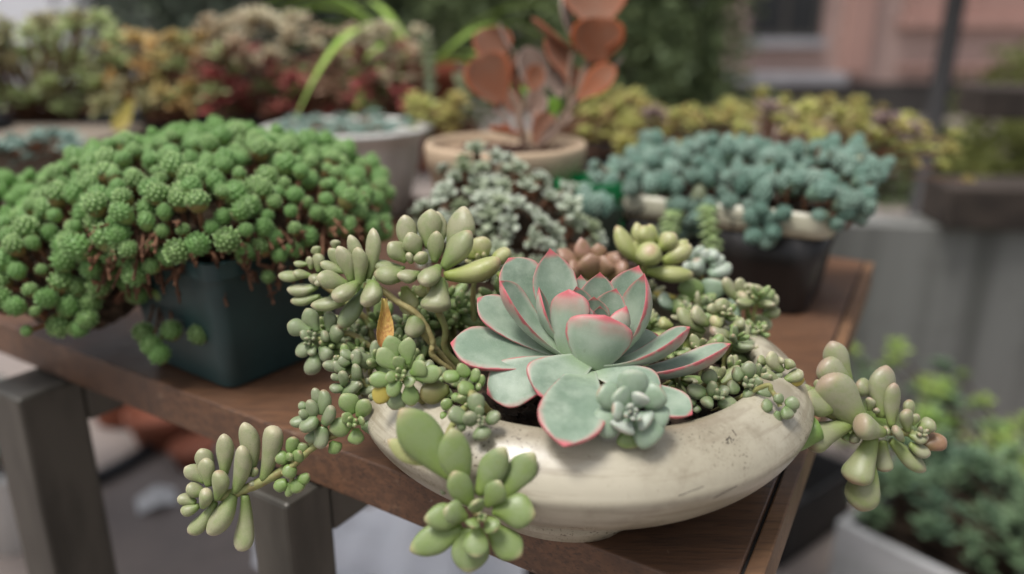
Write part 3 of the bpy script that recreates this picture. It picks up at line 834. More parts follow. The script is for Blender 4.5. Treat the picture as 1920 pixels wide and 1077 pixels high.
sprig('pale finger-leaved sprig low at the back right rim by the dark planter', Z3, .49, [
    (640, 425, 582, 320, 66, 0, 0), (665, 400, 650, 322, 64, 10, 10), (672, 430, 665, 392, 80, -20, -70, {'prof': 'egg'}), (710, 410, 745, 355, 64, 10, 0), (735, 450, 830, 405, 70, 0, 0), (760, 495, 838, 468, 70, 10, 10),
    (690, 505, 802, 548, 94, 0, -10), (640, 450, 615, 510, 74, 0, 0, {'m': 'blue'}), (690, 400, 700, 345, 56, 10, 10), (740, 420, 780, 370, 56, 10, 10), (690, 440, 640, 440, 60, 0, 0)], mt='finger',
    stem=[(690, 450, 10), (670, 570, 40)], core=[(700, 385, 44, 0)])
sprig('brownish pink rosette rising behind the echeveria', Z2, .50, [
    (730, 150, 688, 14, 88, 10, 20), (690, 160, 578, 70, 105, 0, 0), (690, 210, 640, 125, 110, 0, -40), (745, 215, 735, 90, 128, -10, -60), (775, 130, 772, 40, 76, 20, 30), (830, 190, 868, 80, 124, 10, 10),
    (815, 210, 912, 108, 110, 0, -10), (620, 150, 582, 110, 66, 10, 10), (870, 190, 960, 140, 90, 20, 20), (660, 200, 600, 130, 80, 0, 0), (780, 210, 800, 100, 110, -10, -40)], mt='brown', prof='spade', thick=.5,
    stem=[(740, 200, 10), (740, 330, 40)])
sprig('round-leaved bluish white rosette lying over the front rim', Z2, .338, [
    (900, 830, 772, 745, 130, 10, 10, {'m': 'blue'}), (935, 800, 938, 648, 150, 10, 10, {'m': 'blue'}), (985, 820, 1085, 745, 140, 10, 0, {'m': 'blue'}), (880, 870, 752, 930, 150, 10, 10, {'m': 'blue'}),
    (960, 890, 1060, 1000, 165, 0, -20, {'m': 'blue'}), (1010, 850, 1116, 885, 130, 20, 10, {'m': 'blue'}), (920, 930, 935, 1030, 130, 30, 20, {'m': 'fresh'}),
    (920, 820, 868, 745, 108, -20, -40, {'m': 'blue'}), (905, 850, 842, 835, 104, -30, -60), (915, 890, 890, 952, 120, -30, -60), (965, 870, 1028, 905, 104, -30, -60), (955, 825, 985, 765, 88, -30, -70)],
    mt='white', prof='round', thick=.42, stem=[(930, 860, 20), (930, 800, 90)], core=[])
rw = COL.objects['succulent_sprig.' + '%03d' % (len([o for o in COL.objects if o.name.startswith('succulent_sprig')]) - 1)]
for a in range(7):
    t_ = a * 2.4
    b = zp(Z2, 930, 855, .338, -40)
    r = (.2 + .10 * a) * 60 / Z2[2] * .338 / FPX
    tp = b + CAMB * 70 / Z2[2] * .338 / FPX + (CAMR * math.cos(t_) + CAMU * math.sin(t_)) * r
    leaf_obj(rw, b + (tp - b) * .2, tp, (22 + 4 * a) / Z2[2] * .338 / FPX, CAMB, M['white'], prof='egg', thick=.7, segs=10, rings=9)

# ------------------------------------------------------------------ filler shoots crowding the bowl
UL = [unit_leaf('egg', .8, 1, M['fresh'], wid=.52), unit_leaf('finger', .75, 2, M['fresh'], wid=.46), unit_leaf('egg', .8, 3, M['bloom'], wid=.56),
      unit_leaf('point', .6, 4, M['finger'], wid=.5), unit_leaf('egg', .8, 5, M['bloom'], wid=.5)]
FG = 'small green shoots filling the bowl'


ZONES = {'left': ('small green stubby-leaved shoot packed among the stems at the left side of the bowl', 'small green shoots filling the left of the bowl'),
         'right': ('small green stubby-leaved shoot packed along the right inner rim of the bowl', 'small green shoots filling the right of the bowl'),
         'back': ('small green stubby-leaved shoot low down behind the big echeveria', 'small green shoots behind the echeveria')}


def shoot(pos, axis, L, n, kinds):
    rx, ry = pos.x - BC.x, pos.y - BC.y
    zn = ZONES['left' if rx < -.03 else ('right' if rx > .045 else 'back')]
    th = thing('sedum_shoot', zn[0], 'succulent', pos, 0, zn[1])
    axis = axis.normalized()
    a, b = axis.orthogonal().normalized(), None
    b = axis.cross(a)
    for i in range(n):
        t = i * 2.399 + random.uniform(-.3, .3); q = i / n
        el = .15 + 1.1 * q + random.uniform(-.12, .12)
        d = (a * math.cos(t) + b * math.sin(t)) * math.cos(el) + axis * math.sin(el)
        o = link('leaf', random.choice(kinds), th)
        l = L * (1 - .6 * q) * random.uniform(.85, 1.15)
        orient(o, pos + axis * L * .55 * q, d, axis, l, th)
    mb = MB(); mb.tube(smooth_path([pos + axis * L * .5, pos - axis * L * .6, Vector((pos.x * .97 + BC.x * .03, pos.y * .97 + BC.y * .03, TZ + .05))], 3), .0013, 6)
    mb.build('stem', M['stem'], th, loc=pos)


random.seed(21)
fills = []
tries = 0
while len(fills) < 44 and tries < 6000:
    tries += 1
    r = .098 * math.sqrt(random.random()); t = random.uniform(0, 2 * math.pi)
    p = Vector((BC.x + r * math.cos(t), BC.y + r * math.sin(t), 0))
    dx, dy = p.x - BC.x, p.y - BC.y
    if -.055 < dx < .075 and dy < -.012: continue            # the bare soil under the front leaves
    if (p - Vector((ech_base.x, ech_base.y, 0))).length < .030: continue
    if any((p - q).length < (.025 if dx > .045 else .0175) for q in fills): continue
    fills.append(p)
for p in fills:
    left = p.x < BC.x - .03
    h = random.uniform(.055, .078 if left else .072)
    if (p - Vector((ech_base.x, ech_base.y, 0))).length < .080: h = .047
    dx, dy = p.x - BC.x, p.y - BC.y
    ax = Vector((dx * 5, dy * 4 - .35, 1.0 + random.uniform(-.3, .3)))
    shoot(Vector((p.x, p.y, TZ + h)), ax, random.uniform(.0125, .017), random.randint(8, 11), [UL[0], UL[1], UL[2]] if left else [UL[1], UL[3], UL[4]])

# denser growth where the stems rise on the left and along the right rim
random.seed(31)
got = []
for (x0, x1, y0, y1, d0, d1, n, kinds) in ((610, 935, 560, 690, .425, .462, 42, [UL[0], UL[1]]), (640, 870, 650, 760, .405, .425, 16, [UL[0], UL[2]]), (590, 720, 600, 700, .43, .45, 9, [UL[2]]),
                                           (1240, 1420, 560, 690, .45, .485, 7, [UL[3], UL[1], UL[0]]), (1260, 1380, 660, 750, .41, .43, 4, [UL[3], UL[1]]), (830, 960, 560, 640, .43, .46, 10, [UL[0], UL[1]])):
    k = 0
    for _ in range(n * 12):
        if k >= n: break
        x, y = random.uniform(x0, x1), random.uniform(y0, y1)
        d = d1 + (d0 - d1) * (y - y0) / (y1 - y0) + random.uniform(-.004, .004)
        if x > 800 and y > 600 and x < 1000: continue
        p = P(x, y, d)
        if any((p - q).length < .0145 for q in got): continue
        got.append(p); k += 1
        ax = CAMB * .7 + Vector((random.uniform(-.7, .7), random.uniform(-.3, .3), .7 + random.uniform(-.4, .4)))
        shoot(p, ax, random.uniform(.011, .016), random.randint(8, 11), kinds)

# ------------------------------------------------------------------ potted plants standing behind
def dome_surface(parts, n, mind, seed, accept=None):
    """scatter points with outward normals over the outside of a union of ellipsoids"""
    r = random.Random(seed); out = []; t = 0
    cell = {}
    while len(out) < n and t < n * 60:
        t += 1
        c, rad = parts[r.randrange(len(parts))]
        u = Vector((r.gauss(0, 1), r.gauss(0, 1), r.gauss(0, 1))).normalized()
        p = Vector((c[0] + u.x * rad[0], c[1] + u.y * rad[1], c[2] + u.z * rad[2]))
        if any(((p.x - c2[0]) / r2[0]) ** 2 + ((p.y - c2[1]) / r2[1]) ** 2 + ((p.z - c2[2]) / r2[2]) ** 2 < .93 for c2, r2 in parts if c2 is not c): continue
        nn = Vector((u.x / rad[0], u.y / rad[1], u.z / rad[2])).normalized()
        if accept and not accept(p, nn): continue
        k = (int(p.x / mind), int(p.y / mind), int(p.z / mind))
        if any((p - q).length < mind for a in (-1, 0, 1) for b in (-1, 0, 1) for d in (-1, 0, 1) for q in cell.get((k[0] + a, k[1] + b, k[2] + d), ())): continue
        cell.setdefault(k, []).append(p); out.append((p, nn))
    return out


def head_mesh(seed, mt, n=54, lw=.30, ll=.62, stretch=1.0, col=0.0):
    """a ball- or cone-shaped head of overlapping little leaves, radius about 1"""
    r = random.Random(seed); mb = MB()
    for i in range(n):
        q = (i + .5) / n
        z = -.55 + 1.55 * q
        th = i * 2.39996
        el = math.asin(max(-1, min(1, z)))
        d = Vector((math.cos(th) * math.cos(el), math.sin(th) * math.cos(el), math.sin(el)))
        tang = Vector((-math.cos(th) * math.sin(el), -math.sin(th) * math.sin(el), math.cos(el)))
        side = d.cross(tang)
        k = .78 + .25 * (1 - q)
        base = d * .45; tip = (d * .95 + tang * .62).normalized() * (1.0 + r.uniform(-.06, .08))
        w_ = lw * (1.05 - .45 * q)
        S_ = lambda p: Vector((p.x, p.y, p.z * stretch))
        mid = base.lerp(tip, .55) + d * .10
        vs = [base, mid + side * w_ * .5, mid - side * w_ * .5, mid + d * w_ * .32, mid - tang * .12 - d * .05, tip]
        mb.add([S_(p) for p in vs], [(0, 1, 3), (0, 3, 2), (3, 1, 5), (2, 3, 5), (1, 0, 4), (0, 2, 4), (1, 4, 5), (4, 2, 5)],
               along=[0, .5, .5, .5, .4, 1] if q > .16 else [0, .1, .1, .12, 0, .25])
    vs, fs = [], []
    for i in range(6):
        th = math.pi * i / 5
        for k in range(9):
            ph = 2 * math.pi * k / 9
            vs.append((.84 * math.sin(th) * math.cos(ph), .84 * math.sin(th) * math.sin(ph), .84 * math.cos(th) * stretch))
    for i in range(5):
        for k in range(9):
            fs.append((i * 9 + k, (i + 1) * 9 + k, (i + 1) * 9 + (k + 1) % 9, i * 9 + (k + 1) % 9))
    mb.add(vs, fs, along=[.15 if p[2] > -.25 * stretch else 0 for p in vs])
    return mesh('rosette', mb.v, mb.f, True, mb.a, mt)


def head_mat(name, base, body, tip, rand_to, sheen=.1):
    g = G(name)
    al = g.attr('along')
    c = g.mix(g.mr(al, .02, .12), base, tuple(v * .38 for v in body[:3]) + (1,))  # core tone darkened: shade of the gaps between leaves put into the colour
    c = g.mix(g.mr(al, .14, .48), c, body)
    c = g.mix(g.mr(al, .55, 1.0, 0, .8), c, tip)
    r = g.rnd()
    c = g.mix(g.mr(r, .0, 1.0, 0, .75), c, rand_to)
    return g.out(c, .5, .4, sheen=sheen, sss=0)


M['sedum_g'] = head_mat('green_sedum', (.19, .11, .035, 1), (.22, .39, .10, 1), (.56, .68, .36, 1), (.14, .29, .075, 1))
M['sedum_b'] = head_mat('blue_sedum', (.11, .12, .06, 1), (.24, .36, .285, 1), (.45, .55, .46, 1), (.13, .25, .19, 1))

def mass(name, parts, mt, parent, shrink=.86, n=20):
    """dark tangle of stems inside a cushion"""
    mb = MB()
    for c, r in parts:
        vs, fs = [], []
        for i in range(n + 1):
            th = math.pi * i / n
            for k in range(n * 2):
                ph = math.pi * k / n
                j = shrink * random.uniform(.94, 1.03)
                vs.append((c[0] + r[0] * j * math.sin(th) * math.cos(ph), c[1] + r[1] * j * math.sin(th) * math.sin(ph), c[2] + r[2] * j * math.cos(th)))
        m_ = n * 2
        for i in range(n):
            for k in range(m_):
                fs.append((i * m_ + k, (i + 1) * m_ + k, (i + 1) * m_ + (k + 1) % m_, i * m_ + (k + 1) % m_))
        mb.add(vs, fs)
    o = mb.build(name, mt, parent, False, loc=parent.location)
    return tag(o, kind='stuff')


def cushion(plant, pts, meshes, size, stem_mt, limit=300, stem_len=.02, up=.35, jit=.35, name='rosette', rsize=.25):
    pts = sorted(pts, key=lambda q: (q[0] - EYE).length)
    mbs = MB(); mbr = MB()
    for i, (p, n) in enumerate(pts):
        ax = (n + Vector((0, 0, up)) + Vector((random.gauss(0, jit), random.gauss(0, jit), random.gauss(0, jit)))).normalized()
        s_ = size * random.uniform(1 - rsize, 1 + rsize)
        pp = p + n * random.uniform(-1.1, 1.0) * size
        if i < limit:
            o = link(name, random.choice(meshes), plant)
            a = ax.orthogonal().normalized(); a = Quaternion(ax, random.uniform(0, 6.28)) @ a
            b = ax.cross(a)
            o.matrix_local = Matrix.Translation(pp - plant.location) @ Matrix((a, b, ax)).transposed().to_4x4() @ Matrix.Diagonal((s_, s_, s_, 1))
        else:
            me = random.choice(meshes)
            a = ax.orthogonal().normalized(); b = ax.cross(a)
            R = Matrix((a, b, ax)).transposed()
            mbr.add([pp + R @ (vv.co * s_) for vv in me.vertices], [tuple(q.vertices) for q in me.polygons], along=[0.6] * len(me.vertices))
        mbs.tube([pp, pp - ax * stem_len * .5 - n * stem_len * .2, pp - n * stem_len - Vector((0, 0, stem_len * .4))], size * .26, 5, False)
    o = mbs.build('stems', stem_mt, plant, loc=plant.location); tag(o, kind='stuff')
    if mbr.v:
        o = mbr.build('rosettes', meshes[0].materials[0], plant, loc=plant.location); tag(o, kind='stuff')


def square_pot(t, w_top, w_bot, h, mt, rc=.008, rim=.006, notch=False, seg=5):
    """rounded square tapered pot in the thing's own axes, bottom at z = 0"""
    def ring(wd, z, r):
        a = wd / 2 - r; out = []
        for q, (cx, cy) in enumerate(((a, a), (-a, a), (-a, -a), (a, -a))):
            for k in range(seg + 1):
                t_ = math.pi / 2 * (q + k / seg)
                out.append((cx + r * math.cos(t_), cy + r * math.sin(t_), z))
        return out
    mb = MB(); vs = []
    L = [(w_bot * .9, 0.0, rc), (w_bot, .002, rc)] + [(w_bot + (w_top - w_bot) * k, h * k, rc) for k in (.3, .6, .88)] + \
        [(w_top + rim, h * .885, rc), (w_top + rim, h, rc), (w_top - .004, h, rc), (w_top - .006, h * .8, rc)]
    for q in L: vs += ring(*q)
    n = 4 * (seg + 1); fs = []
    for i in range(len(L) - 1):
        for k in range(n):
            fs.append((i * n + k, i * n + (k + 1) % n, (i + 1) * n + (k + 1) % n, (i + 1) * n + k))
    fs.append(tuple(reversed(range(n)))); fs.append(tuple((len(L) - 1) * n + k for k in range(n)))
    if notch:
        out = []
        for (x, y, z) in vs:
            if z < .003 and (abs(x) < w_bot * .24 or abs(y) < w_bot * .24): z += .010
            out.append((x, y, z))
        vs = out
    mb.add(vs, fs)
    o = mb.build('body', mt, t, True)
    e = o.modifiers.new('edge', 'EDGE_SPLIT'); e.split_angle = math.radians(50)
    return o


RZT = math.atan2(-.540, .842)
# green cushion in the teal pot
pc = on_z(450, 733, TZ)
tp_dir = (Vector((-.25, 1, 0))).normalized()
tc = pc + tp_dir * .066
tp = thing('plant_pot', 'dark teal square plastic pot under the green sedum cushion', 'plant pot', (tc.x, tc.y, TZ), math.radians(-36))
square_pot(tp, .116, .095, .094, M['teal'], .010, .005, True, 7)
gs = thing('green_sedum', 'bright green sedum cushion spilling over the teal pot', 'succulent', (tc.x - .02, tc.y + .03, TZ + .09))
c1 = P(405, 380, .620)
GP = [((c1.x, c1.y, c1.z - .006), (.130, .122, .056)), ((c1.x - .080, c1.y - .062, c1.z - .046), (.066, .066, .052)), ((c1.x + .062, c1.y - .055, c1.z - .006), (.070, .066, .044)),
      ((c1.x - .150, c1.y - .01, c1.z - .030), (.062, .070, .046)), ((c1.x + .015, c1.y - .080, c1.z + .000), (.085, .056, .040))]
pts = dome_surface(GP, 980, .0100, 5, lambda p, n: n.z > -.6 and (n.y < .75 or n.z > .3) and n.dot((EYE - p).normalized()) > -.25
                   and p.z > (.846 if p.x > -.235 else (.803 if p.x > -.335 else .818)) + .012 * math.sin(p.x * 90))
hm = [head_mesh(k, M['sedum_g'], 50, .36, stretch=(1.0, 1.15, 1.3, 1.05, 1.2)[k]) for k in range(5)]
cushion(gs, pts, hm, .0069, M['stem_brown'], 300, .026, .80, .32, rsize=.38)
mass('tangled_stems', GP, M['dark_stems'], gs, .64)
random.seed(91)
mb = MB()
edge_pts = [q for q in dome_surface(GP, 900, .006, 17, lambda p, n: -.27 < p.x < -.06 and n.y < .2 and .826 < p.z < .872)]
for p, n in edge_pts[:150]:
    d = (n * .7 + Vector((random.gauss(0, .5), random.gauss(0, .4), random.uniform(-.9, .3)))).normalized()
    L = random.uniform(.010, .022)
    q = p - n * .008
    mb.tube([q, q + d * L * .5 + Vector((0, 0, .002)), q + d * L - Vector((0, 0, L * .3))], [.0013, .0012, .0009], 5)
    for k in range(3):
        c0 = q + d * L * random.uniform(.3, 1); s_ = random.uniform(.0022, .0042)
        a, b = Vector((random.gauss(0, 1), random.gauss(0, 1), random.gauss(0, 1))).normalized() * s_, Vector((random.gauss(0, 1), random.gauss(0, 1), random.gauss(0, 1))).normalized() * s_ * .6
        mb.add([c0 - a, c0 + b, c0 + a, c0 - b, c0 + a.cross(b).normalized() * s_ * .3], [(0, 1, 4), (1, 2, 4), (2, 3, 4), (3, 0, 4), (3, 2, 1, 0)])
tag(mb.build('dry_twigs', M['stem_brown'], gs, loc=gs.location), kind='stuff')
mb = MB()
hang = thing('sedum_strand', 'thin strand of green sedum hanging down the teal pot side', 'succulent', P(285, 560, .55))
for (x, y, d, x0, y0, d0) in ((285, 648, .535, 300, 540, .575), (375, 628, .535, 350, 530, .57), (322, 622, .54, 310, 535, .57), (270, 625, .545, 290, 545, .575), (300, 665, .535, 300, 560, .57)):
    p, q = P(x, y, d), P(x0, y0, d0)
    mb.tube(smooth_path([q, q.lerp(p, .5) + Vector((.004, -.006, 0)), p], 4), .0009, 5)
    o = link('rosette', random.choice(hm), hang); o.location = p - hang.location; o.scale = (.0082,) * 3; o.rotation_euler = (random.uniform(.5, 1.0), 0, 0)
mb.build('stem', M['stem_brown'], hang, loc=hang.location)

# blue-green sedum in the dark brown planter with a painted band
M['planter'] = simple('dark_brown_glaze', (.014, .011, .010, 1), .38, .4, 40, (.008, .007, .006, 1), .7, .05, coat=.1)
M['band'] = simple('cream_band', (.46, .44, .33, 1), .35, .5, 35, (.33, .31, .22, 1), .6, coat=.2)
M['paint'] = simple('black_paint', (.018, .018, .020, 1), .5)
rimR, rimL = on_z(1568, 408, .841), on_z(1130, 362, .841)
pd = (rimR - rimL); PW = pd.length; pd.normalize(); pn = Vector((-pd.y, pd.x, 0))
PD = .125
rzp = math.atan2(pd.y, pd.x)
pcen = rimL.lerp(rimR, .5) + pn * PD / 2
pl = thing('planter', 'dark brown long planter with a cream rim band and painted black marks', 'planter', (pcen.x, pcen.y, TZ), rzp)


def long_ring(lx, ly, z, r, flute=0.0, seg=6, nf=26):
    out = []
    a, b = lx / 2 - r, ly / 2 - r
    cs = ((a, b), (-a, b), (-a, -b), (a, -b))
    for q in range(4):
        for k in range(seg + 1):
            t_ = math.pi / 2 * (q + k / seg)
            out.append(Vector((cs[q][0] + r * math.cos(t_), cs[q][1] + r * math.sin(t_), z)))
        e0 = out[-1]; nx = cs[(q + 1) % 4]; t_ = math.pi / 2 * (q + 1)
        e1 = Vector((nx[0] + r * math.cos(t_), nx[1] + r * math.sin(t_), z))
        nrm = Vector((math.cos(t_), math.sin(t_), 0))
        for k in range(1, nf):
            out.append(e0.lerp(e1, k / nf) + nrm * (flute if k % 2 else 0))
    return out


def loft(rings, cap=True):
    mb = MB(); vs = []; n = len(rings[0]); fs = []
    for r in rings: vs += r
    for i in range(len(rings) - 1):
        for k in range(n):
            fs.append((i * n + k, i * n + (k + 1) % n, (i + 1) * n + (k + 1) % n, (i + 1) * n + k))
    if cap: fs.append(tuple(reversed(range(n)))); fs.append(tuple((len(rings) - 1) * n + k for k in range(n)))
    mb.add(vs, fs); return mb


HP = .091
loft([long_ring(PW * .82, PD * .84, 0, .015, .0), long_ring(PW * .835, PD * .855, .004, .016, .0008), long_ring(PW * .88, PD * .89, .04, .018, .0009), long_ring(PW * .955, PD * .95, HP - .020, .018, .0009)]).build('body', M['planter'], pl)
loft([long_ring(PW * .945, PD * .94, HP - .0205, .018), long_ring(PW * .975, PD * .98, HP - .0205, .018), long_ring(PW * .99, PD * .99, HP - .012, .018), long_ring(PW * .985, PD * .985, HP - .004, .018),
      long_ring(PW * .97, PD * .96, HP, .018), long_ring(PW * .94, PD * .91, HP + .0005, .017), long_ring(PW * .90, PD * .85, HP - .003, .016), long_ring(PW * .90, PD * .85, HP - .012, .016)]).build('rim_band', M['band'], pl)


def mark(pts2, wd, nm='painted_mark'):
    """a painted stroke lying on the band; points are along the front (0..1) and height (0..1)"""
    mb = MB()
    for st in pts2:
        ps = []
        for u, h in st:
            ps.append(Vector(((u - .5) * PW * .92, -PD * (.4955 - .004 * abs(h - .5)), HP - .0195 + h * .015)))
        ps = smooth_path(ps, 4)
        for i in range(len(ps) - 1):
            a, b = ps[i], ps[i + 1]; d = (b - a).normalized(); s_ = Vector((-d.z, 0, d.x)) * wd
            mb.add([a + s_, b + s_, b - s_, a - s_, a + s_ + Vector((0, .001, 0)), b + s_ + Vector((0, .001, 0)), b - s_ + Vector((0, .001, 0)), a - s_ + Vector((0, .001, 0))],
                   [(0, 1, 2, 3), (0, 4, 5, 1), (1, 5, 6, 2), (2, 6, 7, 3), (3, 7, 4, 0), (7, 6, 5, 4)])
    mb.build(nm, M['paint'], pl, False)


mark([[(.055, .85), (.075, .45), (.115, .30), (.155, .45), (.175, .80)], [(.115, .3), (.113, .0)], [(.085, .4), (.083, .15)], [(.148, .4), (.150, .1)]], .0011)
mark([[(.60, .6), (.605, .05)], [(.68, .55), (.685, .12)], [(.77, .62), (.775, .3)], [(.56, .85), (.62, .65), (.69, .85)], [(.73, .85), (.78, .6), (.83, .85)]], .0010)
mark([[(.30, .8), (.34, .4), (.39, .3), (.43, .5), (.45, .85)], [(.385, .3), (.385, .0)]], .0011)

bs = thing('blue_sedum', 'blue-green scaly-headed sedum spreading over the dark brown planter', 'succulent', (pcen.x, pcen.y, TZ + HP))
bc = pcen + Vector((0, 0, 0))
loc2w = lambda x, y, z: Vector((bc.x + pd.x * x + pn.x * y, bc.y + pd.y * x + pn.y * y, TZ + HP + z))
hb = [head_mesh(30 + k, M['sedum_b'], 40, .60, stretch=1.5) for k in range(3)] + [head_mesh(40, M['sedum_b'], 36, .60, stretch=1.1), head_mesh(41, M['sedum_b'], 50, .56, stretch=1.9)]
random.seed(33)
bpts = []
tries = 0
while len(bpts) < 185 and tries < 9000:
    tries += 1
    x = random.uniform(-.54, .60) * PW; y = random.uniform(-.48, .62) * PD
    z = .000 + .014 * (1 - abs(x / PW) ** 2) + random.uniform(0, .014) + .005 * math.sin(x * 70 + y * 50) + .010 * (y / PD + .3)
    if y < -.40 * PD: z -= random.uniform(0, .006)
    p = loc2w(x, y, z)
    if any((p - q[0]).length < .0112 for q in bpts): continue
    n = (pd * (x / PW * 1.6) + pn * (y / PD * 1.1 - .25) + Vector((0, 0, .9))).normalized()
    bpts.append((p, n))
for u, y, z in ((.40, -.53, -.004), (.42, -.56, -.014), (.36, -.54, .0), (.44, -.55, -.022), (.47, -.56, -.012), (.71, -.54, .002), (.74, -.55, -.008), (.77, -.57, -.016), (.68, -.55, -.006), (.33, -.53, -.006), (.38, -.57, -.020), (.35, -.56, -.014), (.45, -.54, .002), (.49, -.53, -.003), (.40, -.60, -.026), (.66, -.53, .004), (.70, -.58, -.020), (.80, -.54, .0), (.76, -.60, -.024), (.95, -.52, .002), (1.0, -.50, -.006), (1.05, -.3, -.004), (1.07, -.1, -.012), (1.03, -.45, .004), (1.08, .1, .003), (.02, -.5, .008), (-.04, -.45, .0), (.14, -.52, .008)):
    bpts.append((loc2w((u - .5) * PW, y * PD, z), (pn * -1 + Vector((0, 0, -.1)) + pd * random.uniform(-.3, .3)).normalized()))
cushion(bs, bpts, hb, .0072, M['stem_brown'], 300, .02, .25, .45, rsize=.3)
mb = MB()
vs = [loc2w(x * PW * .44, y * PD * .42, .004 + .010 * (1 - x * x) * (1 - y * y) + random.uniform(-.002, .002)) for y in np.linspace(-1, 1, 10) for x in np.linspace(-1, 1, 16)]
mb.add(vs, [(j * 16 + k, j * 16 + k + 1, (j + 1) * 16 + k + 1, (j + 1) * 16 + k) for j in range(9) for k in range(15)])
tag(mb.build('soil', M['soil'], pl, False), kind='stuff')
COL.objects['soil.001'].parent = None
COL.objects['soil.001'].parent = bs; COL.objects['soil.001'].location = -bs.location
# light green strands dangling over the band
M['strand'] = plump_mat('strand_leaf', (.20, .28, .08, 1), (.24, .33, .14, 1), (.42, .45, .26, 1))
su = unit_leaf('point', .45, 61, M['strand'], wid=.62, segs=8, rings=6)
for lab, pth in (('pale green strand of overlapping leaves dangling in the middle of the cream band', [(1325, 385, .655), (1330, 420, .650), (1335, 460, .648)]),
                 ('short pale strand dangling nearer the left end of the cream band', [(1262, 395, .668), (1256, 420, .664), (1252, 445, .662)])):
    ps = smooth_path([P(*q) for q in pth], 5)
    th = thing('sedum_strand', lab, 'succulent', ps[0], 0, 'pale strands hanging over the dark planter')
    for i, p in enumerate(ps):
        for k in range(3):
            a = k * 2.09 + i * 1.0
            d = Vector((math.cos(a) * .9, math.sin(a) * .9, -.25))
            o = link('leaf', su, th); orient(o, p, d, Vector((0, 0, 1)), .0105 * random.uniform(.8, 1.1), th)
    mb = MB(); mb.tube(ps, .001, 5); mb.build('stem', M['stem'], th, loc=ps[0])


# ---- flat rosettes used for softer plants further back
def flat_rosette(seed, mt, n=13, w=.42, prof='round', tilt=.45, th=.3, segs=8, rings=6):
    random.seed(seed); mb = MB()
    for i in range(n):
        q = i / n; a = i * 2.39996; el = tilt * .3 + 1.15 * q
        d = Vector((math.cos(a) * math.cos(el), math.sin(a) * math.cos(el), math.sin(el)))
        L = (1 - .62 * q) * random.uniform(.88, 1.1)
        v, f, at = leaf_geo(d * .04 + Vector((0, 0, .25 * q)), d * L + Vector((0, 0, .25 * q)), w * (1 - .4 * q) * random.uniform(.9, 1.1), Vector((0, 0, 1)) - d * .2, prof=prof, thick=th, bend=.05, segs=segs, rings=rings)
        mb.add(v, f, **at)
    return mesh('rosette', mb.v, mb.f, True, mb.a, mt)


def ros_mat(name, base, body, tip, rnd):
    g = G(name); al = g.attr('along')
    c = g.mix(g.mr(al, 0, .5), base, body)
    c = g.mix(g.mr(al, .72, 1, 0, .85), c, tip)
    c = g.mix(g.mr(g.rnd(), .25, 1.0, 0, .85), c, rnd)
    return g.out(c, .55, .35, sheen=.08)


def place(me, plant, p, ax, s_, name='rosette'):
    ax = ax.normalized(); a = Quaternion(ax, random.uniform(0, 6.28)) @ ax.orthogonal().normalized(); b = ax.cross(a)
    o = link(name, me, plant)
    o.matrix_local = Matrix.Translation(p - plant.location) @ Matrix((a, b, ax)).transposed().to_4x4() @ Matrix.Diagonal((s_, s_, s_, 1))
    return o


def bush(label, name, cat, base, pts, meshes, size, stem_mt, group=None, jit=.35, up=.6, srad=.0016, rs=.3, dark=None):
    """many-headed plant: a rosette on the end of every branch"""
    th = thing(name, label, cat, base, 0, group)
    mb = MB(); b = Vector(base)
    for p, n in pts:
        ax = n + Vector((random.gauss(0, jit), random.gauss(0, jit), up + random.gauss(0, jit)))
        place(random.choice(meshes), th, p, ax, size * random.uniform(1 - rs, 1 + rs))
        q = b.lerp(p, .25); q.z = b.z
        q += Vector((random.uniform(-.012, .012), random.uniform(-.012, .012), 0))
        mb.tube(smooth_path([p, p.lerp(q, .5) + Vector((random.uniform(-.008, .008), random.uniform(-.008, .008), .006)), q], 3), srad, 5)
    if mb.v: tag(mb.build('stems', stem_mt, th, loc=b), kind='stuff')
    return th


# sage-green little-leaved plant in a small grey pot
M['sage'] = ros_mat('sage_leaf', (.14, .17, .08, 1), (.37, .42, .32, 1), (.54, .55, .47, 1), (.24, .29, .15, 1))
sp_c = P(945, 400, .655)
M['greypot'] = simple('grey_clay', (.22, .18, .14, 1), .7, .3, 30, (.14, .12, .09, 1), .6)
sgpot = thing('plant_pot', 'small grey-brown clay pot mostly hidden under the sage-green plant', 'plant pot', (sp_c.x + .008, sp_c.y + .01, TZ))
mb = MB(); mb.lathe([(.0005, 0), (.040, 0), (.042, .003), (.056, .060), (.058, .062), (.058, .070), (.054, .070), (.052, .060), (.0005, .058)], 40); mb.build('body', M['greypot'], sgpot)
SPd = [((sp_c.x, sp_c.y, sp_c.z - .022), (.066, .062, .052)), ((sp_c.x + .028, sp_c.y - .022, sp_c.z - .034), (.045, .045, .034)), ((sp_c.x - .02, sp_c.y + .01, sp_c.z + .002), (.035, .035, .036))]
sage_m = [flat_rosette(70 + k, M['sage'], 11, .56, 'round', .5, .26) for k in range(4)]
pts = dome_surface(SPd, 150, .0125, 9, lambda p, n: n.z > -.25 and n.dot((EYE - p).normalized()) > -.3)
sgp = thing('sage_sedum', 'sage-green small-leaved mound in front of the tan bowl pot', 'succulent', (sgpot.location.x, sgpot.location.y, TZ + .06))
cushion(sgp, pts, sage_m, .0125, M['stem_brown'], 300, .018, .5, .35)
mass('tangled_stems', SPd, M['dark_stems'], sgp, .80, 14)

